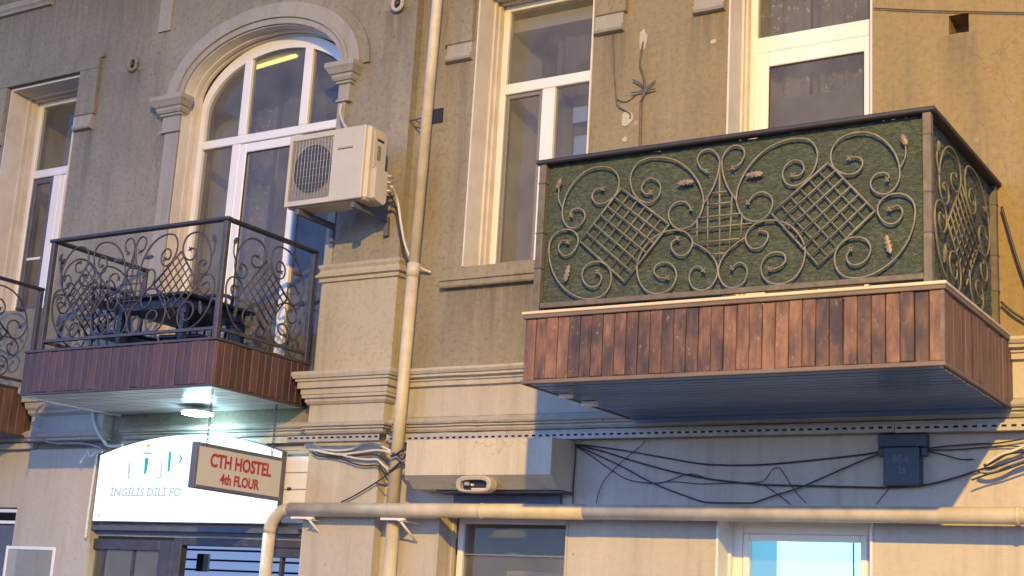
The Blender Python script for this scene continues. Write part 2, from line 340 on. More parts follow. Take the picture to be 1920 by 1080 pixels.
def glass():
    m, t, p = newmat('window_glass'); t.nodes.remove(p); out = t.nodes['Material Output']
    tr = N(t, 'ShaderNodeBsdfTransparent'); tr.inputs[0].default_value = (.80, .82, .82, 1)
    gl = N(t, 'ShaderNodeBsdfGlossy'); gl.inputs['Roughness'].default_value = .03; gl.inputs['Color'].default_value = (.85, .85, .85, 1)
    fr = N(t, 'ShaderNodeFresnel'); fr.inputs['IOR'].default_value = 1.55
    fm = N(t, 'ShaderNodeMath', operation='MULTIPLY'); fm.inputs[1].default_value = .7; t.links.new(fr.outputs[0], fm.inputs[0])
    bf = N(t, 'ShaderNodeMath', operation='SUBTRACT'); bf.inputs[0].default_value = 1; t.links.new(N(t, 'ShaderNodeNewGeometry').outputs['Backfacing'], bf.inputs[1])
    ff = N(t, 'ShaderNodeMath', operation='MULTIPLY'); t.links.new(fm.outputs[0], ff.inputs[0]); t.links.new(bf.outputs[0], ff.inputs[1])
    mx = N(t, 'ShaderNodeMixShader'); t.links.new(ff.outputs[0], mx.inputs[0]); t.links.new(tr.outputs[0], mx.inputs[1]); t.links.new(gl.outputs[0], mx.inputs[2])
    df = N(t, 'ShaderNodeBsdfDiffuse'); df.inputs[0].default_value = (.5, .47, .42, 1)
    P = pos(t); du = ramp(t, noise(t, P, 3.5, 6, .6), [(.3, G(.07)), (.75, G(.17))])
    m2 = N(t, 'ShaderNodeMixShader'); t.links.new(du, m2.inputs[0]); t.links.new(mx.outputs[0], m2.inputs[1]); t.links.new(df.outputs[0], m2.inputs[2])
    nb = N(t, 'ShaderNodeBump'); nb.inputs['Strength'].default_value = .05; nb.inputs['Distance'].default_value = .02; t.links.new(noise(t, P, 2.2, 2), nb.inputs['Height']); t.links.new(nb.outputs[0], gl.inputs['Normal'])
    t.links.new(m2.outputs[0], out.inputs['Surface'])
    return m
M['glass'] = glass()
def turf():
    m, t, p = newmat('green_turf_mat'); P = pos(t)
    a = noise(t, P, 55, 5, .7, (.5, .5, 1.3)); b = noise(t, P, 3, 4); c = noise(t, P, 150, 3, .6, (.6, .6, 1))
    col = ramp(t, a, [(.3, (.036, .052, .042)), (.5, (.07, .096, .075)), (.72, (.15, .18, .145))])
    col = mix(t, ramp(t, b, [(.4, G(0)), (.7, G(.45))]), col, (.045, .07, .06))
    t.links.new(col, p.inputs['Base Color']); p.inputs['Roughness'].default_value = .9
    h = N(t, 'ShaderNodeMath', operation='ADD'); t.links.new(a, h.inputs[0]); t.links.new(c, h.inputs[1]); bump(t, p, h.outputs[0], .9, .02)
    return m
M['turf'] = turf()

# ================================================================== SETTING
o = MB(); o.face([(-90, -60, 0), (60, -60, 0), (60, 60, 0), (-90, 60, 0)]); o = o.build('street', M['asphalt']); o['kind'] = 'structure'
o = B('pavement', M['paving'], None, -60, 40, -3.2, -.02, -.1, .13); o['kind'] = 'structure'

# ================================================================== BUILDING
bld = thing('apartment_building', 'weathered beige plaster facade with pilaster, arched window and cream ground floor', 'building')
WT = .40                       # wall thickness
LW = (-11.95, -10.93); MW = (-6.20, -5.12); RW = (-3.99, -2.93)
HEAD = 6.66; SILL = 4.31; FLOOR = 3.30
ACX, AA, AB, ASP = -8.515, .935, .54, 6.20
AX0, AX1 = ACX-AA, ACX+AA
up = MB(); ZB, ZT = 2.93, 9.5
def col(x0, x1, *iv):
    for a, b in iv: up.box(x0, x1, 0, WT, a, b)
col(-18, LW[0], (ZB, ZT)); col(*LW, (ZB, SILL), (HEAD, ZT)); col(LW[1], AX0, (ZB, ZT))
col(AX0, AX1, (ZB, FLOOR), (7.0, ZT)); col(AX1, MW[0], (ZB, ZT)); col(*MW, (ZB, SILL), (HEAD, ZT))
col(MW[1], RW[0], (ZB, ZT)); col(*RW, (ZB, FLOOR), (HEAD, ZT))
# right wall with two square vent holes cut through: split round the openings
VH = (-2.41, -2.28, 5.585, 5.72)
col(RW[1], VH[0], (ZB, ZT)); col(VH[0], VH[1], (ZB, VH[2]), (VH[3], ZT)); col(VH[1], 3.5, (ZB, ZT))
up.box(VH[0], VH[1], .2, WT, VH[2], VH[3])
def ell(th, o=0.0): return (ACX+(AA+o)*math.cos(th), ASP+(AB+o)*math.sin(th))
NA = 40
for i in range(NA):            # arch head: quads between the ellipse and z=7.0
    t0 = math.pi*i/NA; t1 = math.pi*(i+1)/NA
    (xa, za), (xb, zb) = ell(t0), ell(t1)
    up.extrude([(xa, za), (xb, zb), (xb, 7.0), (xa, 7.0)], 'y', 0, WT)
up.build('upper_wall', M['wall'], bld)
lw = MB()
def col2(x0, x1, *iv):
    for a, b in iv: lw.box(x0, x1, 0, WT, a, b)
col2(-18, -12.05, (0, ZB)); col2(-12.05, -11.02, (0, .9), (2.41, ZB)); col2(-11.02, -10.32, (0, ZB)); col2(-10.32, -7.55, (2.17, ZB))
col2(-7.55, -6.26, (0, ZB)); col2(-6.26, -5.14, (0, .9), (2.43, ZB)); col2(-5.14, RW[0], (0, ZB)); col2(*RW, (0, .9), (2.40, ZB)); col2(RW[1], 3.5, (0, ZB))
lw.build('lower_wall', M['cream'], bld)
# vent hole left of the middle window: dark recess box framed by the wall colour
B('vent_hole', M['dark'], bld, -6.6, -6.49, -.004, .02, 5.545, 5.672)
# back and top of the house so no sky light leaks through the rooms
bk = MB(); bk.box(-18, 3.5, 5.8, 6, 0, 9.5); bk.box(-18, 3.5, WT, 6, 9.5, 9.7); bk.box(-18.2, -18, 0, 6, 0, 9.7); bk.box(3.5, 3.7, 0, 6, 0, 9.7)
bk.build('rear_wall', M['room'], bld)
B('sky_shade_slab', M['stone'], bld, -18, 3.5, -1.7, -.002, 8.35, 8.6)  # unseen overhang, added to keep sky light off the upper wall

def mitre(mb, prof, xa, xb, yf, yb):
    mb.strip([[(xa-o, yb, z), (xa-o, yf-o, z), (xb+o, yf-o, z), (xb+o, yb, z)] for o, z in prof])
    (o, z) = prof[0]; mb.face([(xa-o, yb, z), (xa-o, yf-o, z), (xb+o, yf-o, z), (xb+o, yb, z)])
    (o, z) = prof[-1]; mb.face([(xa-o, yb, z), (xa-o, yf-o, z), (xb+o, yf-o, z), (xb+o, yb, z)])
PX0, PX1, PF = -7.50, -6.79, -.10
# --- string course of the main wall (three mouldings) either side of the pilaster
prof_top = [(.0, 3.365), (.035, 3.37), (.035, 3.405), (.05, 3.41), (.05, 3.428), (.085, 3.435), (.085, 3.452), (.10, 3.458), (.115, 3.478), (.115, 3.497), (.0, 3.515)]
prof_low = [(.0, 3.04-.03), (.03, 3.012), (.045, 3.03), (.045, 3.043), (.065, 3.05), (.065, 3.062), (.085, 3.068), (.095, 3.082), (.04, 3.112), (.0, 3.13)]
def course(name, prof, x0, x1, m, dy=0.0):
    pr = [(dy-o, z) for o, z in prof]+[(dy+.02, prof[-1][1]), (dy+.02, prof[0][1])]; n = max(2, int((min(x1, 0)-max(x0, -13))/.055)); mb = MB(); rows = []
    xs = [x0]+[max(x0, -13)+(min(x1, 0)-max(x0, -13))*i/n for i in range(1, n)]+[x1]
    wob = 0
    for x in xs:
        wob = wob*.8+random.uniform(-.0014, .0014); chip = random.random() < .05
        rows.append([(x, y+(random.uniform(0, .006) if chip and y < dy-.03 else random.uniform(-.0008, .0008)), z+wob+random.uniform(-.0009, .0009)) for y, z in pr])
    mb.strip(rows, closed=True); mb.face(rows[0]); mb.face(rows[-1])
    return mb.build(name, m, bld)
LPX = (-10.83, -9.92)
for (a, b) in ((-6.775, 3.4), (-9.70, -7.52), (-18, -10.85)):
    course('string_course', prof_top, a, b, M['stone']); course('cornice_moulding', prof_low, a, b, M['stone'])
    B('frieze', M['stone'] if a > -9 else M['wall'], bld, a, b, -.004, .01, 3.132, 3.364)
    course('drip_moulding', [(.0, 2.945), (.055, 2.947), (.055, 2.998), (.0, 3.002)], a, b, M['stone'])
# --- pilaster
B('pilaster_base', M['cream'], bld, PX0, PX1, PF, .02, .13, 2.93)
cap = MB(); mitre(cap, [(.0, 3.0), (.02, 3.003), (.035, 3.02), (.035, 3.036), (.055, 3.04), (.055, 3.056), (.075, 3.06), (.08, 3.075), (.02, 3.10), (.02, 3.235),
    (.035, 3.243), (.05, 3.262), (.05, 3.285), (.07, 3.29), (.07, 3.312), (.078, 3.318), (.078, 3.358), (.10, 3.365), (.10, 3.415), (.115, 3.42), (.115, 3.437), (.13, 3.442), (.14, 3.468), (.14, 3.495), (.0, 3.52)], PX0, PX1, PF, .02)
cap.build('pilaster_capital', M['stone'], bld)
B('pilaster_pedestal', M['pedestal'], bld, PX0-.03, PX1+.03, PF+.012, .02, 3.50, 4.30)
lg = MB(); mitre(lg, [(.0, 4.255), (.02, 4.262), (.02, 4.29), (.045, 4.30), (.045, 4.318), (.03, 4.33), (.015, 4.36), (.03, 4.385), (.03, 4.40), (.0, 4.42)], PX0-.03, PX1+.03, PF+.012, .02)
lg.build('pilaster_ledge', M['pedestal'], bld)
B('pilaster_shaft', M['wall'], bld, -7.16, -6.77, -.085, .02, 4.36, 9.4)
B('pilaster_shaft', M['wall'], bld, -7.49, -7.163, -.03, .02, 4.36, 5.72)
# left pilaster (below and beside the arch)
B('pilaster_base', M['cream'], bld, LPX[0], LPX[1], -.09, .02, .13, 2.93)
cap = MB(); mitre(cap, [(.0, 3.0), (.03, 3.01), (.03, 3.03), (.05, 3.04), (.06, 3.07), (.02, 3.10), (.02, 3.235), (.05, 3.262), (.05, 3.285), (.07, 3.31), (.078, 3.358), (.10, 3.365), (.10, 3.415), (.13, 3.442), (.13, 3.495), (.0, 3.52)], LPX[0], LPX[1], -.09, .02)
cap.build('pilaster_capital', M['stone'], bld)
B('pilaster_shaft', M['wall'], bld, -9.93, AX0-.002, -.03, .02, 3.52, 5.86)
B('wall_strip', M['oldstone'], bld, -9.905, -9.745, -.02, .02, 6.93, 9.4)
# --- arch: archivolt mouldings, hood, imposts
def arch_band(o0, o1, y0, y1, name, m, base=0.0, t_a=0.0, t_b=math.pi, b2=0.0):
    mb = MB(); rows = []
    for i in range(NA+1):
        t = t_a+(t_b-t_a)*i/NA
        (xa, za), (xb, zb) = ell(t, o0), ell(t, o1)
        rows.append([(xa, y0, za), (xa, y1, za), (xb, y1, zb), (xb, y0, zb)])
    mb.strip(rows, closed=True); mb.face(rows[0]); mb.face(rows[-1])
    return mb.build(name, m, bld)
arch_band(-.002, .055, .02, -.045, 'archivolt_moulding', M['oldstone'])
arch_band(.055, .085, .02, -.065, 'archivolt_moulding', M['oldstone'])
arch_band(.085, .20, .02, -.05, 'archivolt_moulding', M['oldstone'])
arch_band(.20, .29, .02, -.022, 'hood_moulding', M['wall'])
imp_prof = [(.0, 5.862), (.012, 5.866), (.012, 5.885), (.0, 5.89), (.0, 6.02), (.02, 6.027), (.02, 6.045), (.035, 6.05), (.05, 6.075), (.05, 6.1), (.065, 6.106), (.085, 6.14), (.10, 6.16), (.10, 6.2), (.0, 6.222)]
for xa, xb in ((-9.665, AX0-.003), (AX1+.003, -7.46)):
    mb = MB(); mitre(mb, imp_prof, xa, xb, -.045, .02); mb.build('impost', M['oldstone'], bld)
B('arch_jamb', M['oldstone'], bld, -9.62, AX0-.003, -.04, .02, 3.53, 5.858)
B('arch_jamb', M['oldstone'], bld, AX1+.003, -7.495, -.04, .02, 3.53, 5.858)
# arch reveal lining: stepped mouldings inside the opening
def arch_lining(i0, y0, y1, name):
    mb = MB(); rows = []
    path = [(AX0, FLOOR+.02)]+[ell(math.pi*(1-i/NA)) for i in range(NA+1)]+[(AX1, FLOOR+.02)]
    for k, (x, z) in enumerate(path):
        if k == 0: xi, zi = x+i0, z
        elif k == len(path)-1: xi, zi = x-i0, z
        else: xi, zi = ell(math.pi*(1-(k-1)/NA), -i0)
        if 0 < k < len(path)-1: x, z = ell(math.pi*(1-(k-1)/NA), -.002)
        rows.append([(x, y0, z), (x, y1, z), (xi, y1, zi), (xi, y0, zi)])
    mb.strip(rows, closed=True); mb.face(rows[0]); mb.face(rows[-1]); return mb.build(name, M['reveal'], bld)
arch_lining(.010, -.02, .09, 'arch_reveal'); arch_lining(.024, .0902, .13, 'arch_reveal'); arch_lining(.012, .1302, .16, 'arch_reveal'); arch_lining(.03, .1602, .195, 'arch_reveal')

# --- rectangular windows ------------------------------------------------
def rebate(x0, x1, z0, z1, sill=True):
    """painted reveal with stepped moulding round an opening"""
    for (t, y0, y1) in ((.012, -.012, .20), (.028, .2003, .225), (.016, .2253, .265), (.034, .2653, .30), (.022, .3003, .345)):
        mb = MB(); mb.box(x0-.002, x0+t, y0, y1, z0, z1); mb.box(x1-t, x1+.002, y0, y1, z0, z1); mb.box(x0+t+.0005, x1-t-.0005, y0, y1, z1-t, z1+.002)
        mb.build('window_reveal', M['reveal'], bld)
def surround(x0, x1, ear, wd=.29, top=.14):
    mb = MB(); y = -.05
    mb.box(x0-wd, x1+wd, y, .01, HEAD+.025, HEAD+top, .004)
    mb.box(x0-wd, x0-.03, y, .01, ear+.15, HEAD+.0245, .004); mb.box(x1+.03, x1+wd, y, .01, ear+.15, HEAD+.0245, .004)
    mb.box(x0-wd-.035, x1+wd+.035, -.03, .01, HEAD+top+.001, HEAD+top+.05, .004)
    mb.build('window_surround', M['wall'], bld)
    for a, b in ((x0-wd+.02, x0-.03), (x1+.03, x1+wd-.02)):
        k = MB(); k.extrude([(-.02, ear), (-.05, ear+.006), (-.062, ear+.022), (-.062, ear+.05), (-.04, ear+.055), (-.04, ear+.145), (-.055, ear+.15), (.01, ear+.15), (.01, ear)], 'x', a, b)
        k.build('ear_bracket', M['oldstone'], bld)
def room(x0, x1, z0, z1, depth, y=.41, mat='room', name='room_shell'):
    mb = MB(); e = .25; X0, X1, Z0, Z1 = x0-e, x1+e, z0-e, z1+e; Y = y+depth
    mb.face([(X0, Y, Z0), (X1, Y, Z0), (X1, Y, Z1), (X0, Y, Z1)]); mb.face([(X0, y, Z0), (X0, Y, Z0), (X0, Y, Z1), (X0, y, Z1)])
    mb.face([(X1, y, Z0), (X1, Y, Z0), (X1, Y, Z1), (X1, y, Z1)]); mb.face([(X0, y, Z1), (X1, y, Z1), (X1, Y, Z1), (X0, Y, Z1)]); mb.face([(X0, y, Z0), (X1, y, Z0), (X1, Y, Z0), (X0, Y, Z0)])
    return mb.build(name, M[mat], bld)
def curtain(x0, x1, z0, z1, y, m, parent, waves=9, amp=.025):
    n = int(waves*8); rows = [[], []]
    for i in range(n+1):
        u = i/n; x = x0+(x1-x0)*u; yy = y+amp*math.sin(u*waves*2*math.pi)+amp*.5*math.sin(u*waves*3.7+1)
        rows[0].append((x, yy, z0)); rows[1].append((x+.01*math.sin(u*9), yy*.98+y*.02, z1))
    return MB().strip(rows, sm=True).build('curtain', m, parent)
def frame(parent, x0, x1, z0, z1, y, t=.06, d=.06, name='frame', m='upvc', tb=None):
    tb = t if tb is None else tb
    mb = MB(); mb.box(x0, x0+t, y, y+d, z0, z1, .006); mb.box(x1-t, x1, y, y+d, z0, z1, .006)
    mb.box(x0+t+.0005, x1-t-.0005, y+.002, y+d-.002, z1-t, z1-.001, .005); mb.box(x0+t+.0005, x1-t-.0005, y+.002, y+d-.002, z0+.001, z0+tb, .005)
    return mb.build(name, M[m], parent)
def pane(parent, x0, x1, z0, z1, y, name='pane'):
    return B(name, M['glass'], parent, x0, x1, y, y+.008, z0, z1)
def sash(parent, x0, x1, z0, z1, y, t=.06, d=.05, tb=None):
    s = frame(parent, x0, x1, z0, z1, y, t, d, 'sash', tb=tb)
    pane(s, x0+t+.0006, x1-t-.0006, z0+(tb or t)+.0006, z1-t-.0006, y+.02)
    g = MB(); e = .008                 # dark rubber gasket
    g.box(x0+t, x0+t+e, y+.012, y+.0195, z0+(tb or t), z1-t); g.box(x1-t-e, x1-t, y+.012, y+.0195, z0+(tb or t), z1-t)
    g.box(x0+t+e, x1-t-e, y+.012, y+.0195, z1-t-e, z1-t); g.build('gasket', M['dark'], s)
    return s
def win(label, name='window'):
    o = bpy.data.objects.new(name, None); C.objects.link(o); o.parent = bld; o['label'] = label; return o

YF = .335
# left window
rebate(*LW, SILL, HEAD); surround(*LW, 6.065); room(*LW, SILL, HEAD, 2.2)
wn = win('narrow white framed window at the far left beside the arched window')
x0, x1 = LW[0]+.02, LW[1]-.02
frame(wn, x0, x1, SILL+.02, HEAD-.02, YF, .055, .07)
B('transom', M['upvc'], wn, x0+.056, x1-.056, YF-.004, YF+.066, 5.80, 5.885, c=.006)
xm = -11.50; B('mullion', M['upvc'], wn, xm-.055, xm+.055, YF-.002, YF+.064, SILL+.077, 5.798, c=.006)
pane(wn, x0+.056, x1-.056, 5.886, HEAD-.076, YF+.03)
s = frame(wn, x0+.058, xm-.057, SILL+.08, 5.796, YF+.012, .055, .04, 'sash', 'bluegrey'); pane(s, x0+.114, xm-.113, SILL+.136, 5.74, YF+.03)
B('glazing_bar', M['upvc'], s, x0+.114, xm-.113, YF+.016, YF+.028, 4.93, 4.955)
sash(wn, xm+.057, x1-.058, SILL+.08, 5.796, YF+.004, .06)
curtain(LW[0]+.42, LW[1]+.2, 4.2, 6.36, .62, M['drape'], wn, 6)
# middle window
rebate(*MW, SILL, HEAD); surround(*MW, 6.045); room(*MW, SILL, HEAD, 2.4)
wn = win('tall white window between the downpipe and the green balcony')
x0, x1 = MW[0]+.022, MW[1]-.022
frame(wn, x0, x1, SILL+.02, HEAD-.02, YF, .055, .07)
B('transom', M['upvc'], wn, x0+.056, x1-.056, YF-.004, YF+.066, 5.845, 5.935, c=.006)
xm = -5.705; B('mullion', M['upvc'], wn, xm-.06, xm+.06, YF-.002, YF+.064, SILL+.077, 5.843, c=.006)
pane(wn, x0+.056, x1-.056, 5.936, HEAD-.076, YF+.03)
s = frame(wn, x0+.058, xm-.062, SILL+.08, 5.841, YF+.012, .035, .04, 'sash', 'grill'); pane(s, x0+.094, xm-.098, SILL+.116, 5.805, YF+.03)
pane(wn, xm+.061, x1-.056, SILL+.078, 5.842, YF+.03)
B('screen_board', M['room'], wn, MW[0]-.1, MW[0]+.04, .45, .95, 4.1, 6.5)
B('inner_lintel', M['room'], wn, MW[0]+.042, MW[1]+.2, .45, .95, 6.44, 6.55)
curtain(MW[0]+.36, MW[1]+.3, 4.1, 6.42, .66, M['drape'], wn, 8, .02)
curtain(MW[0]+.5, MW[0]+.62, 4.2, 5.75, .8, M['lace'], wn, 3, .02)
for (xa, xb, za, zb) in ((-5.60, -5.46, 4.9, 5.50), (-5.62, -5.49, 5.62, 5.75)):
    B('reflection_panel', M['reflwin'], wn, xa, xb, .60, .605, za, zb)  # glowing sheets imitate a lit window's reflection in the glass
# right window: balcony door
rebate(*RW, FLOOR, HEAD); surround(*RW, 6.06); room(*RW, FLOOR, HEAD, 2.0)
wn = win('white glazed balcony door with fanlight above the green balcony', 'balcony_door')
x0, x1 = RW[0]+.022, RW[1]-.012
frame(wn, x0, x1, FLOOR+.02, HEAD-.02, YF, .055, .07)
B('transom', M['upvc'], wn, x0+.056, x1-.056, YF-.004, YF+.066, 5.83, 5.955, c=.006)
pane(wn, x0+.056, x1-.056, 5.956, HEAD-.076, YF+.03)
sash(wn, x0+.04, x1-.04, FLOOR+.06, 5.828, YF-.012, .115, .06)
curtain(RW[0]-.1, RW[0]+.42, 3.4, 6.6, .52, M['lace'], wn, 4, .02); curtain(RW[0]+.43, RW[1]+.25, 3.4, 6.6, .54, M['lace'], wn, 9, .02)
B('valance_band', M['drape'], wn, RW[0]-.1, RW[1]+.2, .455, .475, 5.27, 5.5)
# arched window
room(AX0, AX1, FLOOR, 6.7, 2.6, .41)
wn = win('arched white window and balcony door behind the air conditioner', 'arched_window')
YA = .197
def ell2(th, ax, top): return (ACX+ax*math.cos(th), ASP-.12+(top-ASP+.12)*math.sin(th))
mb = MB(); rows = []
for k in range(NA+3):
    if k == 0: po, pi_ = (ACX-.915, FLOOR+.02), (ACX-.845, FLOOR+.02)
    elif k == NA+2: po, pi_ = (ACX+.915, FLOOR+.02), (ACX+.845, FLOOR+.02)
    else:
        th = math.pi*(1-(k-1)/NA); po, pi_ = ell2(th, .922, 6.72), ell2(th, .845, 6.605)
    rows.append([(po[0], YA, po[1]), (pi_[0], YA, pi_[1]), (pi_[0], YA+.07, pi_[1]), (po[0], YA+.07, po[1])])
mb.strip(rows, closed=True); mb.face(rows[0]); mb.face(rows[-1]); mb.build('frame', M['upvc'], wn)
B('transom', M['upvc'], wn, ACX-.843, ACX+.843, YA-.005, YA+.064, 5.745, 5.825, c=.006)
def topz(x): return ASP-.12+(6.605-ASP+.12)*math.sqrt(max(0, 1-((x-ACX)/.845)**2))
for xm in (-8.885, -8.165):
    B('mullion', M['upvc'], wn, xm-.046, xm+.046, YA-.003, YA+.062, 5.826, topz(xm)+.01, c=.006)
xm = -8.935; B('mullion', M['upvc'], wn, xm-.05, xm+.05, YA-.003, YA+.062, FLOOR+.03, 5.744, c=.006)
for xa, xb in ((ACX-.84, -8.932), (-8.838, -8.212), (-8.118, ACX+.84)):
    n = 12; top = [(xa+(xb-xa)*i/n, topz(xa+(xb-xa)*i/n)+.006) for i in range(n+1)]
    MB().extrude([(xa, 5.826)]+[(xb, 5.826)]+top[::-1], 'y', YA+.03, YA+.038).build('pane', M['glass'], wn)
pane(wn, ACX-.843, -8.986, FLOOR+.03, 5.744, YA+.03)
sash(wn, -8.884, -8.16, FLOOR+.04, 5.735, YA-.008, .085, .06)
pane(wn, -8.155, ACX+.843, FLOOR+.03, 5.744, YA+.03)
curtain(-8.80, -7.6, 3.4, 6.30, .62, M['drape'], wn, 10, .03)
curtain(-9.4, -8.98, 3.4, 6.3, .75, M['lace'], wn, 4, .03)
a_, b_ = W(474, 128, 1.0), W(556, 104, 1.0)
MB().tube([a_, b_], .022, 8).build('ceiling_tube', M['tubelamp'], wn)
# inner arch seen through the glass
mb = MB(); rows = []
for i in range(25):
    th = math.pi*(1-i/24); x, z = -8.1+.75*math.cos(th), 5.75+.55*math.sin(th); xo, zo = -8.1+1.4*math.cos(th), 5.75+1.0*math.sin(th)
    rows.append([(x, 1.2, z), (x, 1.35, z), (xo, 1.35, zo), (xo, 1.2, zo)])
mb.strip(rows, closed=True); mb.build('inner_arch', M['room'], wn)

# ledge of the storey above, just in frame at the top left corner
qa, qb = W(-30, 22, -.06), W(92, -2, -.06)
MB().extrude([(.01, qb.z-.05), (-.04, qb.z-.045), (-.05, qb.z-.02), (-.07, qb.z), (-.07, qb.z+.06), (.01, qb.z+.09)], 'x', -13.2, qb.x).build('upper_ledge', M['oldstone'], bld)
# sill ledge under the middle window
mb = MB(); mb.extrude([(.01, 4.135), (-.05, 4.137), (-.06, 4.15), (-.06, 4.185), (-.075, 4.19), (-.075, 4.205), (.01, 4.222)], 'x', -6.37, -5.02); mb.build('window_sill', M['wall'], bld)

# --- ground floor openings
wn = win('small dark window under the roller shutter box')
for x0, x1, z1, ww in ((-6.26, -5.14, 2.43, 'm'), (RW[0], RW[1], 2.40, 'r')):
    for (t, y0, y1) in ((.012, -.012, .16), (.03, .1603, .2)):
        mb = MB(); mb.box(x0-.002, x0+t, y0, y1, .9, z1); mb.box(x1-t, x1+.002, y0, y1, .9, z1); mb.box(x0+t+.0005, x1-t-.0005, y0, y1, z1-t, z1+.002)
        mb.build('window_reveal', M['cream'] if ww == 'm' else M['white'], bld)
frame(wn, -6.22, -5.18, .92, 2.39, .205, .05, .07); pane(wn, -6.169, -5.231, .972, 2.339, .235)
B('glazing_bar', M['grill'], wn, -6.165, -5.235, .22, .232, 2.105, 2.115)
room(-6.26, -5.14, .9, 2.4, 1.6)
B('inner_shelf', M['room'], wn, -6.1, -5.0, .75, .8, 1.5, 2.02)
B('wall_lamp', M['white'], wn, -6.02, -5.93, .6, .66, 2.13, 2.155)
wn = win('brightly lit ground floor window with pale blue frame below the green balcony')
frame(wn, RW[0]+.02, RW[1]-.02, .92, 2.375, .205, .075, .07, m='upvc')
s = frame(wn, RW[0]+.1, RW[1]-.1, .99, 2.30, .20, .045, .06, 'sash', 'upvc'); pane(s, RW[0]+.146, RW[1]-.146, 1.036, 2.254, .23)
mb = MB(); mb.box(RW[0]-.1, RW[1]+.1, 1.3, 1.32, .9, 2.45); mb.build('lit_room_wall', M['roomlit'], wn)
B('blue_wall_panel', M['roomblue'], wn, RW[0]-.35, RW[0]-.05, 1.18, 1.2, .9, 2.45)
MB().tube([(-3.36, .9, 2.35), (-3.35, .9, 1.5)], .006, 6).build('pull_cord', M['cable'], wn)
room(*RW, .9, 2.4, 1.5)
# far left ground floor window with shutter
wn = win('small shuttered window at the bottom left edge')
frame(wn, -12.04, -11.03, .92, 2.40, .03, .035, .05); B('shutter', M['bluegrey'], wn, -12.0, -11.066, .05, .07, .95, 2.25); B('shutter_box', M['upvc'], wn, -12.0, -11.066, .035, .09, 2.262, 2.29)
# shopfront: header steps, dark metal frames, interior
wn = win('dark metal shop entrance under the glowing white sign', 'shop_entrance')
hd = MB(); hd.box(-10.2, -7.56, -.08, .02, 2.215, 2.255); hd.box(-10.0, -7.56, -.03, .02, 2.19, 2.2145); hd.build('header', M['bluegrey'], wn)
fl = MB(); fl.box(-10.30, -10.16, -.03, .04, .15, 2.145, .005); fl.box(-9.12, -8.955, -.03, .04, .15, 2.145, .005); fl.box(-10.159, -9.121, -.028, .038, 2.05, 2.144, .005)
ld_ = fl.build('door_leaf', M['iron'], wn)
for x in (-9.80, -9.435): B('glazing_bar', M['iron'], ld_, x-.016, x+.016, -.01, .02, .3, 2.049)
pane(ld_, -10.158, -9.122, .3, 2.049, .0)
tf = MB(); tf.box(-8.953, -8.86, -.03, .05, .15, 2.168, .005); tf.box(-8.858, -7.56, -.028, .05, 2.105, 2.168, .005); tf.box(-7.96, -7.56, -.02, .04, 2.03, 2.1045, .004)
tf.build('door_frame', M['iron'], wn)
B('fanlight_bar', M['iron'], wn, -7.78, -7.755, -.01, .03, .3, 2.029)
hw = B('hall_wall', M['hallwall'], wn, W(338, 1030, 2.2).x, -8.6, 2.2, 2.22, .1, 2.6)
for q in (1033, 1052, 1071):
    z = W(450, q+2, 2.19).z; B('wall_groove', M['cable'], hw, W(338, 1030, 2.2).x, -8.7, 2.18, 2.199, z, z+.02)
p0, p1 = W(370, 1038, 2.15), W(388, 1072, 2.15)
B('hall_picture', M['iron'], hw, p0.x, p0.x+.09, 2.15, 2.18, p1.z, p0.z); B('hall_picture', M['white'], hw, p0.x+.092, p1.x, 2.152, 2.18, p1.z, p0.z)
room(-13.2, -7.55, .1, 2.3, 2.6, .42)
for i in range(4): B('quoin_block', M['white'], bld, -7.80, -7.503, -.06, .02, 2.30+i*.135, 2.43+i*.135, c=.006)

# ================================================================== BALCONIES
# railing ornament surveyed once on the green balcony's front panel: pixel traces -> (s, t); s = -1..0 from end post to lyre axis, t = 0..1
RY = -1.47
def T(pts): return [(980+x/2.7, 220+y/2.7) for x, y in pts]
AXX = W(1350, 400, RY).x; HX = 1.205; Z0R, Z1R = 3.585, 4.505
def st(pts): return [((p.x-AXX)/HX, (p.z-Z0R)/(Z1R-Z0R)) for p in (W(px, py, RY) for px, py in T(pts))]
SCROLL = [
 st([(412,352),(385,352),(360,372),(357,402),(378,426),(415,426),(455,402),(482,365),(492,322),(484,280),(455,248),(410,238),(355,246),(305,275),(262,320),(228,378),(208,440),(205,495),(220,535),(250,555),(285,545),(313,515),(318,482),(300,456),(268,455),(246,475),(252,490)]),
 st([(236,628),(208,618),(188,640),(188,672),(212,697),(245,690),(272,660),(285,622),(276,585),(245,564),(200,566),(160,594),(138,645),(140,720),(165,800),(215,868),(280,910),(345,922),(400,908),(438,868),(452,812),(440,762),(405,732),(360,730),(322,752),(304,795),(318,840),(355,860),(390,845),(402,808),(385,782)]),
 st([(655,372),(625,378),(606,352),(620,315),(655,297),(692,318),(702,358),(685,400),(645,424),(600,412),(564,372),(549,310),(560,258),(592,215),(645,194),(710,190),(775,205),(835,243),(885,305),(912,370),(918,430),(900,490),(862,540),(805,562),(762,540),(742,495),(752,450),(790,420),(832,424),(858,458)]),
 st([(738,812),(700,812),(670,788),(676,752),(712,733),(755,742),(780,785),(772,840),(735,880),(680,895),(625,875),(592,825),(582,755),(600,690),(645,625),(705,582),(775,566),(830,578),(860,615),(858,655),(830,692),(790,696),(760,668),(758,630),(790,610)]),
]
LYRE = [
 st([(940,262),(905,245),(888,205),(902,168),(940,148),(975,160),(998,200),(998,240),(985,300),(958,365),(915,435)]),
 st([(920,775),(890,752),(858,772),(846,815),(862,860),(905,878),(950,862),(980,820),(990,770),(972,715),(930,668),(868,632)]),
 st([(1000,190),(1000,730)]), st([(940,405),(940,672)]), st([(886,500),(886,628)]),
]
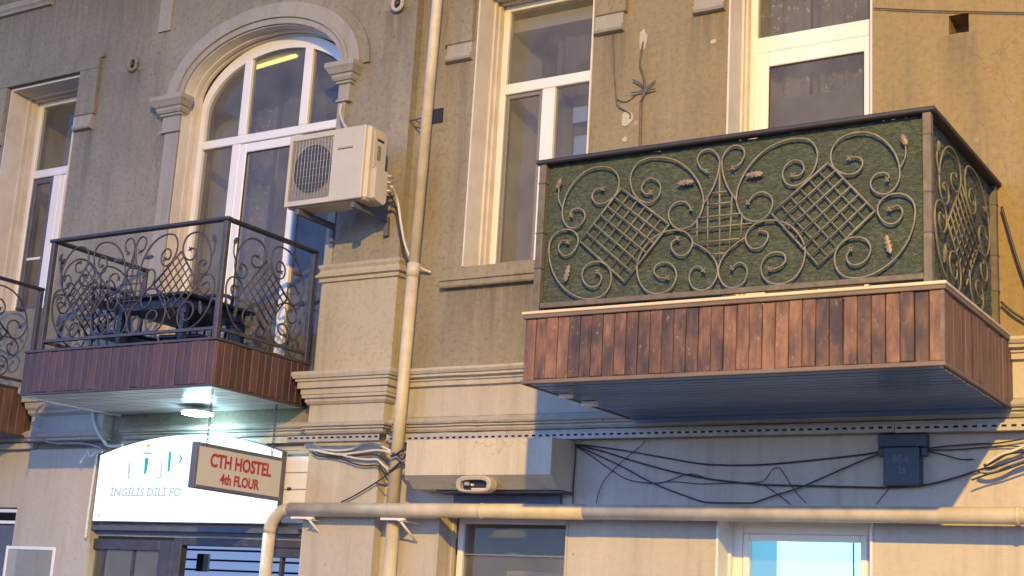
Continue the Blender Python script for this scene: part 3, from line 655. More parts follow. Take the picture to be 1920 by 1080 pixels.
RUNGS = [st([(965,375),(1000,369)]), st([(938,436),(1000,427)]), st([(882,505),(1000,490)]), st([(836,566),(1000,546)]), st([(888,632),(1000,615)]), st([(955,692),(1000,686)])]
DIA = st([(502,348),(745,535),(520,832),(295,622)])
LEAF = [(st([(832,322)])[0], 0.0), (st([(232,790)])[0], 1.35), (st([(192,328)])[0], 1.2)]
STEM = st([(206,452),(188,412),(186,370),(192,335)])
def lerp(a, b, t): return (a[0]+(b[0]-a[0])*t, a[1]+(b[1]-a[1])*t)
def leaf_mesh(P, c, ang, L, wd, side, mat, parent):
    """small serrated leaf, 4 mm thick, in the panel plane"""
    prof = [(-.5, 0), (-.42, .16), (-.3, .5), (-.22, .3), (-.1, .62), (0, .36), (.12, .58), (.22, .3), (.34, .4), (.5, 0)]
    out = [(u*L, v*wd) for u, v in prof]+[(u*L, -v*wd*.85) for u, v in prof[::-1][1:-1]]
    ca_, sa_ = math.cos(ang), math.sin(ang)
    a = []; b = []
    for u, v in out:
        du, dv = u*ca_-v*sa_, u*sa_+v*ca_
        a.append(P(c, du, dv, -.012)); b.append(P(c, du, dv, -.003))
    mb = MB(); n = len(a); mid = P(c, 0, 0, -.02); base = len(mb.v); mb.v += [tuple(p) for p in a]+[tuple(p) for p in b]+[tuple(mid)]
    for i in range(n):
        j = (i+1) % n; mb.f += [(i, j, 2*n), (i, n+i, n+j, j)]; mb.smooth += [False, False]
    mb.f.append(tuple(range(n, 2*n))); mb.smooth.append(False)
    return mb.build('leaf', M[mat], parent)
def curl_bud(mb, P, pt, r):
    for k in range(4):
        a = k*1.57+.6; mb.tube([P(pt, 0, 0, -.004), P(pt, r*1.3*math.cos(a), r*1.3*math.sin(a), -.010)], r*.55, 5, r1=r*.12)
def ornament(P, parent, r, mat, leafmat, half=False, mirror=True, rot=0):
    """P(st, du, dv, dn) -> world point"""
    sides = ([1] if half else [1, -1])
    for m in sides:
        f = lambda q: (q[0]*m, q[1])
        for q in SCROLL:
            mb = MB(); pts = smooth([P(f(p), 0, 0, 0) for p in q], 4); mb.tube(pts, r, 6)
            for e in (q[0], q[-1]): curl_bud(mb, P, f(e), r*2.6)
            mb.build('scroll', M[mat], parent)
        mb = MB(); mb.tube(smooth([P(f(p), 0, 0, 0) for p in STEM], 4), r*.8, 6); mb.build('stem', M[mat], parent)
        d = [f(p) for p in DIA]; la = MB()
        for i in range(4): la.tube([P(d[i], 0, 0, 0), P(d[(i+1) % 4], 0, 0, 0)], r*1.1, 6)
        la = la.build('lattice', M[mat], parent)
        nb = 5
        for i in range(1, nb+1):
            t = i/(nb+1.)
            MB().tube([P(lerp(d[0], d[3], t), 0, 0, -.004), P(lerp(d[1], d[2], t), 0, 0, -.004)], r*.85, 5).build('lattice_bar', M[mat], la)
            MB().tube([P(lerp(d[0], d[1], t), 0, 0, .006), P(lerp(d[3], d[2], t), 0, 0, .006)], r*.7, 5).build('lattice_bar', M[mat], la)
        for (c, ang) in LEAF:
            leaf_mesh(P, f(c), ang if m > 0 else math.pi-ang, .115 if ang != 1.2 else .07, .035, m, leafmat, parent)
    if not half:
        for m in (1, -1):
            f = lambda q: (q[0]*m, q[1])
            for i, q in enumerate(LYRE):
                if i == 2 and m < 0: continue
                mb = MB(); pts = [P(f(p), 0, 0, 0) for p in q]; mb.tube(smooth(pts, 4) if len(pts) > 2 else pts, r, 6)
                if i < 2: curl_bud(mb, P, f(q[0]), r*2.6)
                mb.build('scroll' if i < 2 else 'lyre_bar', M[mat], parent)
        for q in RUNGS:
            MB().tube([P(q[0], 0, 0, -.005), P((-q[0][0], q[0][1]), 0, 0, -.005)], r*.8, 5).build('lyre_bar', M[mat], parent)

def panelP(origin, du, H):
    """panel plane: s runs along du (Vector) half-width included, t up; outward normal n"""
    n = Vector((du.y, -du.x, 0)).normalized(); ud = du.normalized(); o = Vector(origin)
    def P(q, a, b, c): return o + du*q[0] + Vector((0, 0, H*q[1])) + ud*a + Vector((0, 0, b)) - n*c
    return P
def planks(parent, name, mat, x0, x1, y, z0, z1, wmean, axis, depth=.018, jitter=.12, sgn=-1):
    """row of vertical boards; axis 'x': face at y; axis 'y': boards run along y at x=y-arg"""
    n = max(1, round((x1-x0)/wmean)); me = []
    wd = (x1-x0)/n
    for k in range(3):
        mb = MB(); h = z1-z0
        if axis == 'x': mb.box(-wd/2+.0018, wd/2-.0018, -depth, 0, 0, h, .0045)
        else: mb.box(0, depth, -wd/2+.0018, wd/2-.0018, 0, h, .0045)
        me.append(mb.mesh(name, M[mat]))
    for i in range(n):
        o = bpy.data.objects.new(name, me[random.randrange(3)]); C.objects.link(o); o.parent = parent
        c = x0+wd*(i+.5); j = random.uniform(-1, 1)*.003; zz = z0+random.uniform(-.004, .004)
        o.location = (c, y+j, zz) if axis == 'x' else (y+j, c, zz)
        o.rotation_euler = (0, random.uniform(-.006, .006), 0) if axis == 'x' else (random.uniform(-.006, .006), 0, 0)
def soffit_boards(parent, mat, x0, x1, y0, y1, z, wd):
    n = round((y1-y0)/wd); d = (y1-y0)/n
    me = MB().box(x0, x1, 0, d-.009, 0, .014, .005).mesh('soffit_board', M[mat])
    for i in range(n):
        o = bpy.data.objects.new('soffit_board', me); C.objects.link(o); o.parent = parent; o.location = (0, y0+i*d+.002, z+random.uniform(-.0015, .0015))

# ---------------- the green balcony (right)
gb = thing('balcony', 'wide balcony lined with green turf behind scrolled ironwork above orange wood planks', 'balcony', 'balconies on the facade', (-3.35, 0, 3.06))
bx0, bx1, by = -4.65, -2.05, -1.52; fz0, fz1 = 3.065, 3.49
B('slab', M['dark'], gb, bx0+.03, bx1-.03, by+.03, -.002, 3.09, 3.46)
planks(gb, 'plank', 'plank', bx0, bx1, by+.018, fz0+.02, fz1-.02, .079, 'x')
planks(gb, 'plank', 'plank_side', by+.02, -.005, bx1-.018, fz0+.02, fz1-.02, .085, 'y')
planks(gb, 'plank', 'plank_side', by+.02, -.005, bx0, fz0+.02, fz1-.02, .085, 'y')
B('lower_trim', M['trimdark'], gb, bx0-.006, bx1+.006, by-.008, by+.016, fz0-.006, fz0+.019, c=.003)
B('lower_trim', M['trimdark'], gb, bx1-.014, bx1+.008, by+.0165, -.003, fz0-.006, fz0+.019, c=.003)
B('lower_trim', M['trimdark'], gb, bx0-.008, bx0+.014, by+.0165, -.003, fz0-.006, fz0+.019, c=.003)
B('coping_batten', M['trimdark'], gb, bx0-.014, bx1+.014, by-.014, by+.028, fz1-.019, fz1+.006, c=.004)
B('coping_batten', M['trimdark'], gb, bx1-.03, bx1+.014, by+.0285, -.003, fz1-.019, fz1+.006, c=.004)
B('coping', M['trim'], gb, bx0-.02, bx1+.02, by-.02, by+.05, fz1+.0065, fz1+.026, c=.004)
B('coping', M['trim'], gb, bx1-.05, bx1+.02, by+.0505, -.003, fz1+.0065, fz1+.026, c=.004)
B('coping', M['trim'], gb, bx0-.02, bx0+.05, by+.0505, -.003, fz1+.0065, fz1+.026, c=.004)
B('corner_bead', M['trimdark'], gb, bx1-.022, bx1+.004, by-.004, by+.022, fz0+.0195, fz1-.0195, c=.004)
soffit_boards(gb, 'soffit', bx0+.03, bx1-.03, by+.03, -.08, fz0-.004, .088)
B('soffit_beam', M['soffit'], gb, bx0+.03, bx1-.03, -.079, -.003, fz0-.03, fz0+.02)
rx0, rx1 = -4.60, -2.14
for (px_, py_) in ((rx0, RY), (rx1, RY), (rx0, -.03), (rx1, -.03)):
    po = B('post', M['post'], gb, px_-.024, px_+.024, py_-.024, py_+.024, fz1+.027, 4.49, c=.004)
    for zz in (3.80, 4.03, 4.36): B('clamp', M['iron'], po, px_-.0265, px_+.0265, py_-.0265, py_+.0265, zz, zz+.007)
TR = 'top_rail'
B(TR, M['rail'], gb, rx0-.05, rx1+.05, RY-.035, RY+.03, 4.491, 4.522, c=.008)
B(TR, M['rail'], gb, rx1-.035, rx1+.05, RY+.0305, .0, 4.493, 4.52, c=.006); B(TR, M['rail'], gb, rx0-.05, rx0+.03, RY+.0305, .0, 4.493, 4.52, c=.006)
B('bottom_rail', M['post'], gb, rx0+.025, rx1-.025, RY-.014, RY+.014, 3.545, 3.578, c=.003)
B('bottom_rail', M['post'], gb, rx1-.014, rx1+.014, RY+.025, -.055, 3.545, 3.578, c=.003)
def turf_panel(a, b, z0, z1, n):
    """artificial turf sheet from a to b (plan points); rough pile"""
    nx = int(((Vector(b)-Vector(a)).length)/.018); nz = int((z1-z0)/.018); d = Vector(b)-Vector(a); out = Vector((d.y, -d.x, 0)).normalized()*n
    f = []; k = []
    for j in range(nz+1):
        r = []; r2 = []
        for i in range(nx+1):
            p = Vector(a)+d*(i/nx); p.z = z0+(z1-z0)*j/nz
            if j == nz: p.z += random.uniform(-.012, .004)
            q = p+out*random.uniform(0, .007); r.append(q); r2.append(p-out*.006)
        f.append(r); k.append(r2)
    mb = MB(); mb.strip(f); mb.strip(k); return mb.build('turf_panel', M['turf'], gb)
turf_panel((rx0+.01, RY+.03, 0), (rx1-.004, RY+.03, 0), 3.552, 4.502, 1); turf_panel((rx1-.02, RY+.02, 0), (rx1-.02, -.03, 0), 3.55, 4.502, 1); turf_panel((rx0+.02, RY+.03, 0), (rx0+.02, -.03, 0), 3.552, 4.502, -1)
ornament(panelP((AXX, RY-.008, Z0R), Vector((HX, 0, 0)), Z1R-Z0R-.02), gb, .006, 'scroll', 'copper')
# side panel: s = -1..0 mapped on the depth, front to wall
ornament(panelP((rx1+.008, -.05, Z0R), Vector((0, 1.38, 0)), Z1R-Z0R-.02), gb, .006, 'scroll', 'scroll', half=True)
gw = B('white_bracket', M['upvc'], gb, -4.60, -4.50, -.85, -.80, 3.03, 3.058); B('white_bracket', M['upvc'], gb, -4.60, -4.52, -1.15, -1.10, 3.035, 3.058)

# ---------------- open ironwork balcony (left) and its neighbour
def iron_balcony(label, bx0, bx1, by, fz0, fz1, ztop, rx0, rx1, ry, soff, wd, leftside=True, mat='plank_purple', ztop_in=None, trimsoff=True):
    b = thing('balcony', label, 'balcony', 'balconies on the facade', ((bx0+bx1)/2, 0, fz0))
    B('slab', M['dark'], b, bx0+.03, bx1-.03, by+.03, -.002, fz0+.025, fz0+.12)
    planks(b, 'plank', mat, bx0, bx1, by+.018, fz0+.015, fz1-.01, wd, 'x', jitter=.05)
    planks(b, 'plank', mat, by+.02, -.005, bx1-.018, fz0+.015, fz1-.01, wd, 'y'); planks(b, 'plank', mat, by+.02, -.005, bx0, fz0+.015, fz1-.01, wd, 'y')
    B('lower_trim', M['iron'], b, bx0-.004, bx1+.004, by-.006, by+.016, fz0-.004, fz0+.0145, c=.003); B('lower_trim', M['iron'], b, bx1-.014, bx1+.006, by+.0165, -.003, fz0-.004, fz0+.0145, c=.003)
    B('upper_trim', M['iron'], b, bx0-.006, bx1+.006, by-.008, by+.03, fz1-.0095, fz1+.012, c=.003); B('upper_trim', M['iron'], b, bx1-.03, bx1+.008, by+.0305, -.003, fz1-.0095, fz1+.012, c=.003); B('upper_trim', M['iron'], b, bx0-.008, bx0+.03, by+.0305, -.003, fz1-.0095, fz1+.012, c=.003)
    soffit_boards(b, soff, bx0+.02, bx1-.02, by+.02, -.03, fz0-.002, .062)
    B('soffit_edge', M['soffit_white' if soff == 'soffit_white' else 'iron'], b, bx0-.002, bx0+.0195, by+.017, -.003, fz0-.012, fz0+.012)
    for (px_, py_) in ((rx0, ry), (rx1, ry), (rx0, -.03), (rx1, -.03)):
        B('post', M['iron'], b, px_-.022, px_+.022, py_-.022, py_+.022, fz1+.0125, ztop-.03, c=.004)
    B('top_rail', M['rail'], b, rx0-.04, rx1+.035, ry-.03, ry+.025, ztop-.029, ztop, c=.006)
    for x in (rx0, rx1): B('top_rail', M['rail'], b, x-.028, x+.03, ry+.0255, -.002, ztop-.028, ztop-.001, c=.006)
    zb = fz1+.075
    B('bottom_rail', M['iron'], b, rx0+.023, rx1-.023, ry-.012, ry+.012, zb, zb+.026, c=.003)
    for x in (rx0, rx1): B('bottom_rail', M['iron'], b, x-.012, x+.012, ry+.023, -.053, zb, zb+.026, c=.003)
    H = ztop-.03-(zb+.026)
    ornament(panelP(((rx0+rx1)/2, ry-.004, zb+.026), Vector(((rx1-rx0)/2-.03, 0, 0)), H-.012), b, .0075, 'iron', 'iron')
    L = -ry-.06
    ornament(panelP((rx1+.004, -.045, zb+.026), Vector((0, L, 0)), H-.012), b, .0075, 'iron', 'iron', half=True)
    if leftside: ornament(panelP((rx0+.004, -.045, zb+.026), Vector((0, L, 0)), H-.012), b, .0075, 'iron', 'iron', half=True)
    return b
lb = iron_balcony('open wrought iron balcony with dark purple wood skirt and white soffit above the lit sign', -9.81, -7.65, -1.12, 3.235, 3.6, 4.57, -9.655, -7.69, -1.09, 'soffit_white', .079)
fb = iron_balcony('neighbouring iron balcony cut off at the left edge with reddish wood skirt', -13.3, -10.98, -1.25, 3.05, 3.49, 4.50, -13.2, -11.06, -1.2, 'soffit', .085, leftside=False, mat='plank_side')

# ================================================================== THINGS ON THE FACADE
# --- air conditioner
ac = thing('air_conditioner', 'aged white outdoor air conditioner unit with round fan grille on the pilaster', 'air conditioner', None, (-7.17, -.35, 4.76))
ax0, ax1, ay0, ay1, az0, az1 = -7.575, -6.765, -.60, -.345, 4.765, 5.38
body = MB().box(ax0, ax1, ay0+.02, ay1, az0, az1, .022).build('casing', M['acwhite'], ac)
fx0, fx1, fz_0, fz_1 = ax0+.03, ax0+.455, az0+.05, az1-.055
fcx, fcz, fr = (fx0+fx1)/2+.02, (fz_0+fz_1)/2, .205
fp = MB(); yA = ay0
fp.box(ax0+.004, fx0, yA, ay0+.0195, az0+.006, az1-.006, .004); fp.box(fx1, ax1-.03, yA, ay0+.0195, az0+.006, az1-.006, .006)
fp.box(fx0+.0005, fx1-.0005, yA+.001, ay0+.0195, fz_1, az1-.007, .004); fp.box(fx0+.0005, fx1-.0005, yA+.001, ay0+.0195, az0+.007, fz_0, .004)
fp.build('front_panel', M['acwhite'], ac)
gp = MB(); n = 40; rows = [[], []]      # grey plate with round hole
for i in range(n+1):
    t = 2*math.pi*i/n; cx, cz = math.cos(t), math.sin(t); s_ = min((fx1-fx0)/2/abs(cx) if abs(cx) > 1e-6 else 9, (fz_1-fz_0)/2/abs(cz) if abs(cz) > 1e-6 else 9)
    rows[0].append((fcx+fr*cx, ay0+.014, fcz+fr*cz)); rows[1].append(((fx0+fx1)/2+s_*cx, ay0+.014, fcz+s_*cz))
gp.strip(rows); gp.build('grille_plate', M['grill'], ac)
MB().extrude([(fcx+fr*math.cos(2*math.pi*i/32), fcz+fr*math.sin(2*math.pi*i/32)) for i in range(32)], 'y', ay0+.0175, ay0+.0192).build('fan_cavity', M['fan'], ac)
fan = MB()
for k in range(3):
    a = k*2.094+.4; pts = []
    for i in range(9):
        q = a+1.5*i/8; pts.append((fcx+.19*math.cos(q), ay0+.0162+.0008*math.sin(i), fcz+.19*math.sin(q)))
    fan.face([(fcx, ay0+.0168, fcz)]+pts)
fan.build('fan_blades', M['fan'], ac)
gr = MB()
for i in range(13):
    x = fx0+.014+(fx1-fx0-.028)*i/12; gr.tube([(x, ay0+.004, fz_0+.004), (x, ay0+.004, fz_1-.004)], .0022, 5)
for i in range(9):
    z = fz_0+.02+(fz_1-fz_0-.04)*i/8; gr.tube([(fx0+.004, ay0+.008, z), (fx1-.004, ay0+.008, z)], .0008, 4)
for rr in (.205,): gr.tube([(fcx+rr*math.cos(2*math.pi*i/28), ay0+.006, fcz+rr*math.sin(2*math.pi*i/28)) for i in range(29)], .0014, 4, cap=False)
gr.build('grille', M['acwhite'], ac)
B('badge_plate', M['acwhite'], ac, fx1+.06, fx1+.205, yA-.004, yA-.0005, az1-.17, az1-.05, c=.001); B('badge_line', M['fan'], ac, fx1+.06, fx1+.21, yA-.0035, yA-.0005, az1-.186, az1-.178)
B('side_panel', M['acwhite'], ac, ax1+.0005, ax1+.008, ay0+.075, ay1-.02, az0+.27, az1-.03, c=.003); B('handle_slot', M['dark'], ac, ax1+.0085, ax1+.0105, ay0+.11, ay1-.06, az1-.115, az1-.095)
B('rating_label', M['grill'], ac, ax1+.0085, ax1+.0095, ay0+.12, ay1-.09, az1-.27, az1-.15)
MB().extrude([(ay0+.075, az0+.02), (ay0+.075, az0+.265), (ay1-.03, az0+.265), (ay1-.03, az0+.02), (ay1-.06, az0-.01), (ay0+.10, az0+.005)], 'x', ax1+.0005, ax1+.05).build('valve_cover', M['acwhite'], ac)
for vz in (az0+.12, az0+.19, az0+.24): MB().tube([(ax1+.02, ay1-.03, vz), (ax1+.075, ay1+.005, vz)], .016, 8).build('valve', M['metal'], ac)
for x in (ax0+.12, ax1-.13):
    mb = MB(); mb.box(x-.018, x+.018, ay0+.03, -.09, az0-.055, az0-.006, .004); mb.box(x-.02, x+.02, -.125, -.087, az0-.17, az0-.056, .004)
    mb.build('wall_bracket', M['bluegrey'], ac)
# pipes and cable of the air conditioner
def cable(name, label, pts, r, mat, cat='cable', group=None, n=6):
    o = MB().tube(smooth(pts, n), r, 6).build(name, M[mat]); return tag(o, label, cat, group)
cable('refrigerant_pipe', 'insulated pale pipe looping from the air conditioner down to the downpipe', [(-6.70, -.34, 4.93), W(745, 375, -.22), W(752, 420, -.2), W(760, 460, -.15), W(775, 492, -.12), W(790, 503, -.06), W(808, 511, -.02)], .011, 'wcable', 'pipe')
cable('power_cable', 'dark cord hanging beside the pale air conditioner pipe', [(-6.72, -.34, 4.88), W(741, 385, -.2), W(748, 430, -.16), W(757, 470, -.11), W(764, 492, -.09)], .007, 'cable')
cable('drain_hose', 'white hose curling up behind the air conditioner to the arch', [W(648, 238, -.25), W(641, 225, -.15), W(638, 210, -.08), W(640, 196, -.05)], .011, 'wcable', 'hose')

# --- downpipe
dp = thing('downpipe', 'tall cream rainwater downpipe running down beside the pilaster', 'downpipe', None, (-6.58, -.12, 2))
P_ = [W(822, -60, -.15), W(780, 467, -.15), W(762, 640, -.15), W(742, 880, -.15)]
xt, xb = -6.525, -6.592
def dpx(z): return xt+(xb-xt)*(6.6-z)/(6.6-2.7)
for z0, z1 in ((4.27, 9), (2.36, 4.27)):
    MB().tube([(dpx(z0), -.15, z0), (dpx(z1), -.15, z1)], .043 if z0 > 4 else .047, 20).build('pipe_length', M['pipe'], dp)
MB().tube([(dpx(4.22), -.15, 4.22), (dpx(4.33), -.15, 4.33)], .0515, 20).build('socket', M['pipe'], dp)
MB().tube([(dpx(2.3), -.12, .2), (dpx(2.3), -.12, 2.34)], .05, 20).build('pipe_length', M['pipe'], dp)
for z in (5.55, 3.0):
    k = MB(); k.tube([(dpx(z)-.03, -.15, z), (-6.80, -.06, z+.03)], .007, 6); k.tube([(dpx(z)-.04, -.15, z-.06), (-6.70, -.105, z+.015)], .006, 6); k.build('pipe_bracket', M['post'], dp)

# --- gas pipe
gp = thing('gas_pipe', 'thick cream horizontal pipe crossing the ground floor wall and turning down', 'pipe', None, (-5, -.2, 2.4))
GY, GZ, GR = -.20, 2.398, .054
MB().tube([(-7.56, GY, GZ), (-4.9, GY, GZ)], GR, 20).build('pipe_length', M['pipe'], gp); MB().tube([(-4.9, GY, GZ), (3.3, GY, GZ)], GR-.0035, 20).build('pipe_length', M['pipe'], gp)
el = [(-7.56-.19*math.sin(a), GY, GZ-.19+.19*math.cos(a)) for a in [i*math.pi/16 for i in range(9)]]
MB().tube(el, GR-.004, 20).build('elbow', M['pipe'], gp); MB().tube([(-7.75, GY, GZ-.19), (-7.765, GY, .3)], .05, 20).build('pipe_length', M['pipe'], gp)
for x in (-5.76, -2.0): MB().tube([(x, GY, GZ), (x+.02, GY, GZ)], GR+.004, 20).build('weld_collar', M['pipe'], gp)
for (x, dx) in ((-7.33, .2), (-6.45, .0)):
    k = MB(); k.box(x-.2, x+.02, GY-.02, GY+.02, GZ-GR-.022, GZ-GR-.004, .003); k.box(x-.012, x+.012, GY-.05, .0, GZ-GR-.03, GZ-GR-.023)
    k.tube([(x, GY-.03, GZ-GR-.03), (x, -.0, GZ-GR-.17)], .009, 6); k.build('wall_bracket', M['upvc'], gp)

# --- roller shutter box
sb_ = thing('shutter_box', 'cream roller shutter box with a slotted oval cover above the small dark window', 'shutter box', None, (-5.8, 0, 2.56))
bxl, bxr = -6.37, -5.115
hb = MB().extrude([(-.004, 2.925), (-.33, 2.905), (-.33, 2.645), (-.20, 2.555), (-.004, 2.555)], 'x', bxl, bxr).build('housing', M['box'], sb_)
for x in (-6.02, -5.72): B('panel_seam', M['reveal'], sb_, x, x+.004, -.3315, -.3302, 2.66, 2.89)
B('guide_rail', M['bluegrey'], sb_, -6.2, -5.12, -.16, -.004, 2.535, 2.553, c=.003)
B('lintel_board', M['bluegrey'], sb_, -6.12, -5.2, -.03, -.004, 2.43, 2.532)
def oval(cx, cz, rx, rz, n=28): return [(cx+math.copysign(abs(math.cos(t))**.6, math.cos(t))*rx, cz+math.copysign(abs(math.sin(t))**.6, math.sin(t))*rz) for t in [2*math.pi*i/n for i in range(n)]]
oc = W(895, 909, -.29)
orim = MB(); A1 = oval(oc.x, oc.z, .15, .06); A2 = oval(oc.x, oc.z-.006, .115, .038)
orim.strip([[(x, -.265, z) for x, z in A1], [(x, -.345, z) for x, z in A1], [(x, -.352, z) for x, z in oval(oc.x, oc.z, .14, .052)], [(x, -.345, z) for x, z in A2], [(x, -.27, z) for x, z in A2]], sm=False, closed=True)
orim.build('oval_rim', M['cream'], sb_)
MB().extrude(oval(oc.x, oc.z-.006, .116, .039), 'y', -.30, -.29).build('oval_recess', M['dark'], sb_)
for i in range(9): B('vent_tooth', M['white'], sb_, oc.x-.02+i*.013, oc.x-.014+i*.013, -.335, -.302, oc.z-.04, oc.z-.028)
B('latch', M['metal'], sb_, oc.x-.09, oc.x-.05, -.33, -.302, oc.z-.01, oc.z+.018, c=.004); B('latch', M['white'], sb_, oc.x-.032, oc.x-.018, -.33, -.302, oc.z-.012, oc.z+.004, c=.003)

# --- perforated cable tray angle
tr = thing('cable_tray', 'long perforated metal angle bar running under the cornice', 'cable tray', None, (-5, -.1, 2.93))
def tray(x0, x1, y, z, name='tray_length'):
    mb = MB(); pitch = .058; n = max(1, int((x1-x0)/pitch)); hz0, hz1 = z+.022, z+.036
    mb.box(x0, x1, y, y+.003, z, hz0); mb.box(x0, x1, y, y+.003, hz1, z+.047)
    p = (x1-x0)/n
    for i in range(n+1):
        a = x0+i*p-.014; b = a+.028; mb.box(max(a, x0), min(b, x1), y+.0001, y+.0029, hz0, hz1)
    mb.box(x0, x1, y+.0035, y+.05, z, z+.003)
    return mb
def traybuild(x0, x1, y, z):
    o = tray(x0, x1, y, z).build('tray_length', M['tray'], tr); B('tray_shadow_gap', M['dark'], tr, x0, x1, y+.0165, y+.019, z+.005, z+.043)
traybuild(-6.72, -2.76, -.10, 2.925); traybuild(-2.755, 3.3, -.10, 2.921); traybuild(-7.62, -6.70, -.245, 2.925)

# --- junction box with lettering
jb = thing('junction_box', 'dark steel junction box with faint stencilled number under the green balcony', 'junction box', None, (-2.72, -.05, 2.6))
B('box_body', M['jbox'], jb, -2.83, -2.605, -.10, .0, 2.59, 2.83, c=.006); B('box_head', M['jbox'], jb, -2.87, -2.565, -.085, .0, 2.832, 2.915, c=.006)
B('side_gland', M['jbox'], jb, -2.875, -2.831, -.07, -.02, 2.775, 2.831, c=.006); B('side_gland', M['jbox'], jb, -2.604, -2.565, -.07, -.02, 2.775, 2.831, c=.006)
def text(s_, mat, parent, loc, size, rot, sx=1.0, bold=0.0, depth=.001, name='lettering', align='CENTER', shear=0):
    cu = bpy.data.curves.new('txt', 'FONT'); cu.body = s_; cu.size = size; cu.align_x = align; cu.extrude = depth; cu.offset = bold; cu.shear = shear; cu.resolution_u = 3
    tmp = bpy.data.objects.new('txt', cu); C.objects.link(tmp); bpy.context.view_layer.update()
    me = bpy.data.meshes.new_from_object(tmp.evaluated_get(bpy.context.evaluated_depsgraph_get())); bpy.data.objects.remove(tmp)
    me.materials.clear(); me.materials.append(M[mat])
    o = bpy.data.objects.new(name, me); C.objects.link(o); o.parent = parent; o.location = loc; o.rotation_euler = rot; o.scale = (sx, 1, 1); return o
R90 = math.pi/2
text('BŞ-6', 'plate', jb, (-2.718, -.102, 2.735), .062, (R90, 0, 0), .8, .0006); text('26', 'plate', jb, (-2.71, -.102, 2.665), .062, (R90, 0, 0), .8, .0006)

# --- glowing white sign
ws = thing('light_box_sign', 'glowing white arched light box sign with teal torch letters over the entrance', 'sign', None, (-8.55, -.2, 2.27))
sy = -.115
sx0, sx1, szb, szt, szc = W(172, 978, sy).x, W(526, 900, sy).x, W(300, 980, sy).z, W(185, 852, sy).z, W(370, 813, sy).z
def sign_poly(i=0.0):
    top = [(sx0+i+(sx1-sx0-2*i)*k/24, szt-i+(szc-szt)*(1-((k/12.)-1)**2)) for k in range(25)]
    return [(sx0+i, szb+i), (sx1-i, szb+i)]+top[::-1]
MB().extrude(sign_poly(.006), 'y', sy, sy+.004).build('lit_face', M['glow'], ws)
ca_ = MB(); A = sign_poly(0); Bq = sign_poly(.008)
ca_.strip([[(x, sy-.003, z) for x, z in A], [(x, -.064, z) for x, z in A], [(x, -.064, z) for x, z in Bq], [(x, sy+.012, z) for x, z in Bq], [(x, sy-.003, z) for x, z in Bq], [(x, sy-.003, z) for x, z in A]], closed=True)
ca_.face([(x, -.065, z) for x, z in A]); ca_.build('frame', M['bluegrey'], ws)
yL = sy-.0015
def gw_(px, py): p = W(px, py, yL); return p
def flat(poly, mat, name='printed_mark'): return MB().extrude([(W(px, py, yL).x, W(px, py, yL).z) for px, py in poly], 'y', yL-.001, yL+.001).build(name, M[mat], ws)
z6 = lambda pts: [(160+x/4.8, 800+y/4.8) for x, y in pts]
flat(z6([(524,232),(596,232),(594,245),(522,245)]), 'tealglow'); flat(z6([(536,282),(570,282),(556,390),(540,428),(526,428),(532,360)]), 'tealglow')
flat(z6([(548,192),(556,165),(568,146),(580,168),(584,192),(572,190),(566,176),(560,190)]), 'orangeglow')
flat(z6([(390,322),(408,322),(396,460),(420,464),(418,470),(380,470)]), 'greyglow'); flat(z6([(684,310),(696,310),(684,455),(664,470),(616,470),(618,463),(660,458),(672,440)]), 'greyglow')
flat(z6([(752,228),(776,228),(758,405),(738,405)]), 'tealglow'); flat(z6([(842,238),(862,258),(872,288),(858,322),(832,340),(850,308),(856,284)]), 'tealglow')
p = W(205, 930, yL); text('İNGİLİS DİLİ FO', 'greyglow', ws, (p.x, yL, p.z), .098, (R90, 0, 0), 1.13, .003, .0008, align='LEFT', shear=.12)
p = W(178, 968, yL); text('Live', 'tealglow', ws, (p.x, yL, p.z), .045, (R90, 0, 0), 1, 0, .0008, align='LEFT'); p = W(402, 969, yL); text('U', 'greyglow', ws, (p.x, yL, p.z), .05, (R90, 0, 0), .8, 0, .0008, align='LEFT', shear=.3)

# --- hostel blade sign on chains
hs = thing('hostel_sign', 'cream double sided blade sign with red hostel lettering hanging on chains', 'sign', None, (-7.72, -.6, 2.46))
hx0, hx1, hy0, hy1, hz0, hz1 = -7.775, -7.72, -1.13, -.132, 2.468, 2.812
B('face_panel', M['panelcream'], hs, hx0+.003, hx1-.003, hy0+.006, hy1-.006, hz0+.006, hz1-.006)
fm = MB(); t_ = .03
fm.box(hx0, hx1, hy0, hy0+t_, hz0, hz1, .004); fm.box(hx0, hx1, hy1-t_, hy1, hz0, hz1, .004); fm.box(hx0+.001, hx1-.001, hy0+t_+.0005, hy1-t_-.0005, hz1-t_, hz1-.0005, .004); fm.box(hx0+.001, hx1-.001, hy0+t_+.0005, hy1-t_-.0005, hz0+.0005, hz0+t_, .004)
fm.build('frame', M['bluegrey'], hs)
def words(line, yc, z, size, sx, bold):
    obs = [text(wd_, 'red', hs, (hx1-.0015, 0, z), size, (R90, 0, R90), sx, bold, .001, align='LEFT') for wd_ in line.split()]
    ws_ = [max(v.co.x for v in o.data.vertices)*sx for o in obs]; gap = size*.26; y = yc-(sum(ws_)+gap*(len(ws_)-1))/2
    for o, w_ in zip(obs, ws_): o.location.y = y; y += w_+gap
words('CTH HOSTEL', -.625, 2.647, .140, .84, .0042); words('4th FLOUR', -.625, 2.528, .108, .86, .0034)
def chain(x, y, z0, z1):
    n = int((z1-z0)/.034); mb = MB()
    for i in range(n):
        z = z0+(z1-z0)*(i+.5)/n; L, wd = .021, .009; pts = []
        for k in range(13):
            a = 2*math.pi*k/12; u, v = wd*math.cos(a), L*math.sin(a); pts.append((x+(u if i % 2 else 0), y+(0 if i % 2 else u), z+v))
        mb.tube(pts, .0032, 5, cap=False)
    return mb.build('chain', M['iron'], hs)
chain(-7.747, -1.0, hz1, 3.232); chain(-7.747, -.26, hz1, 3.232)

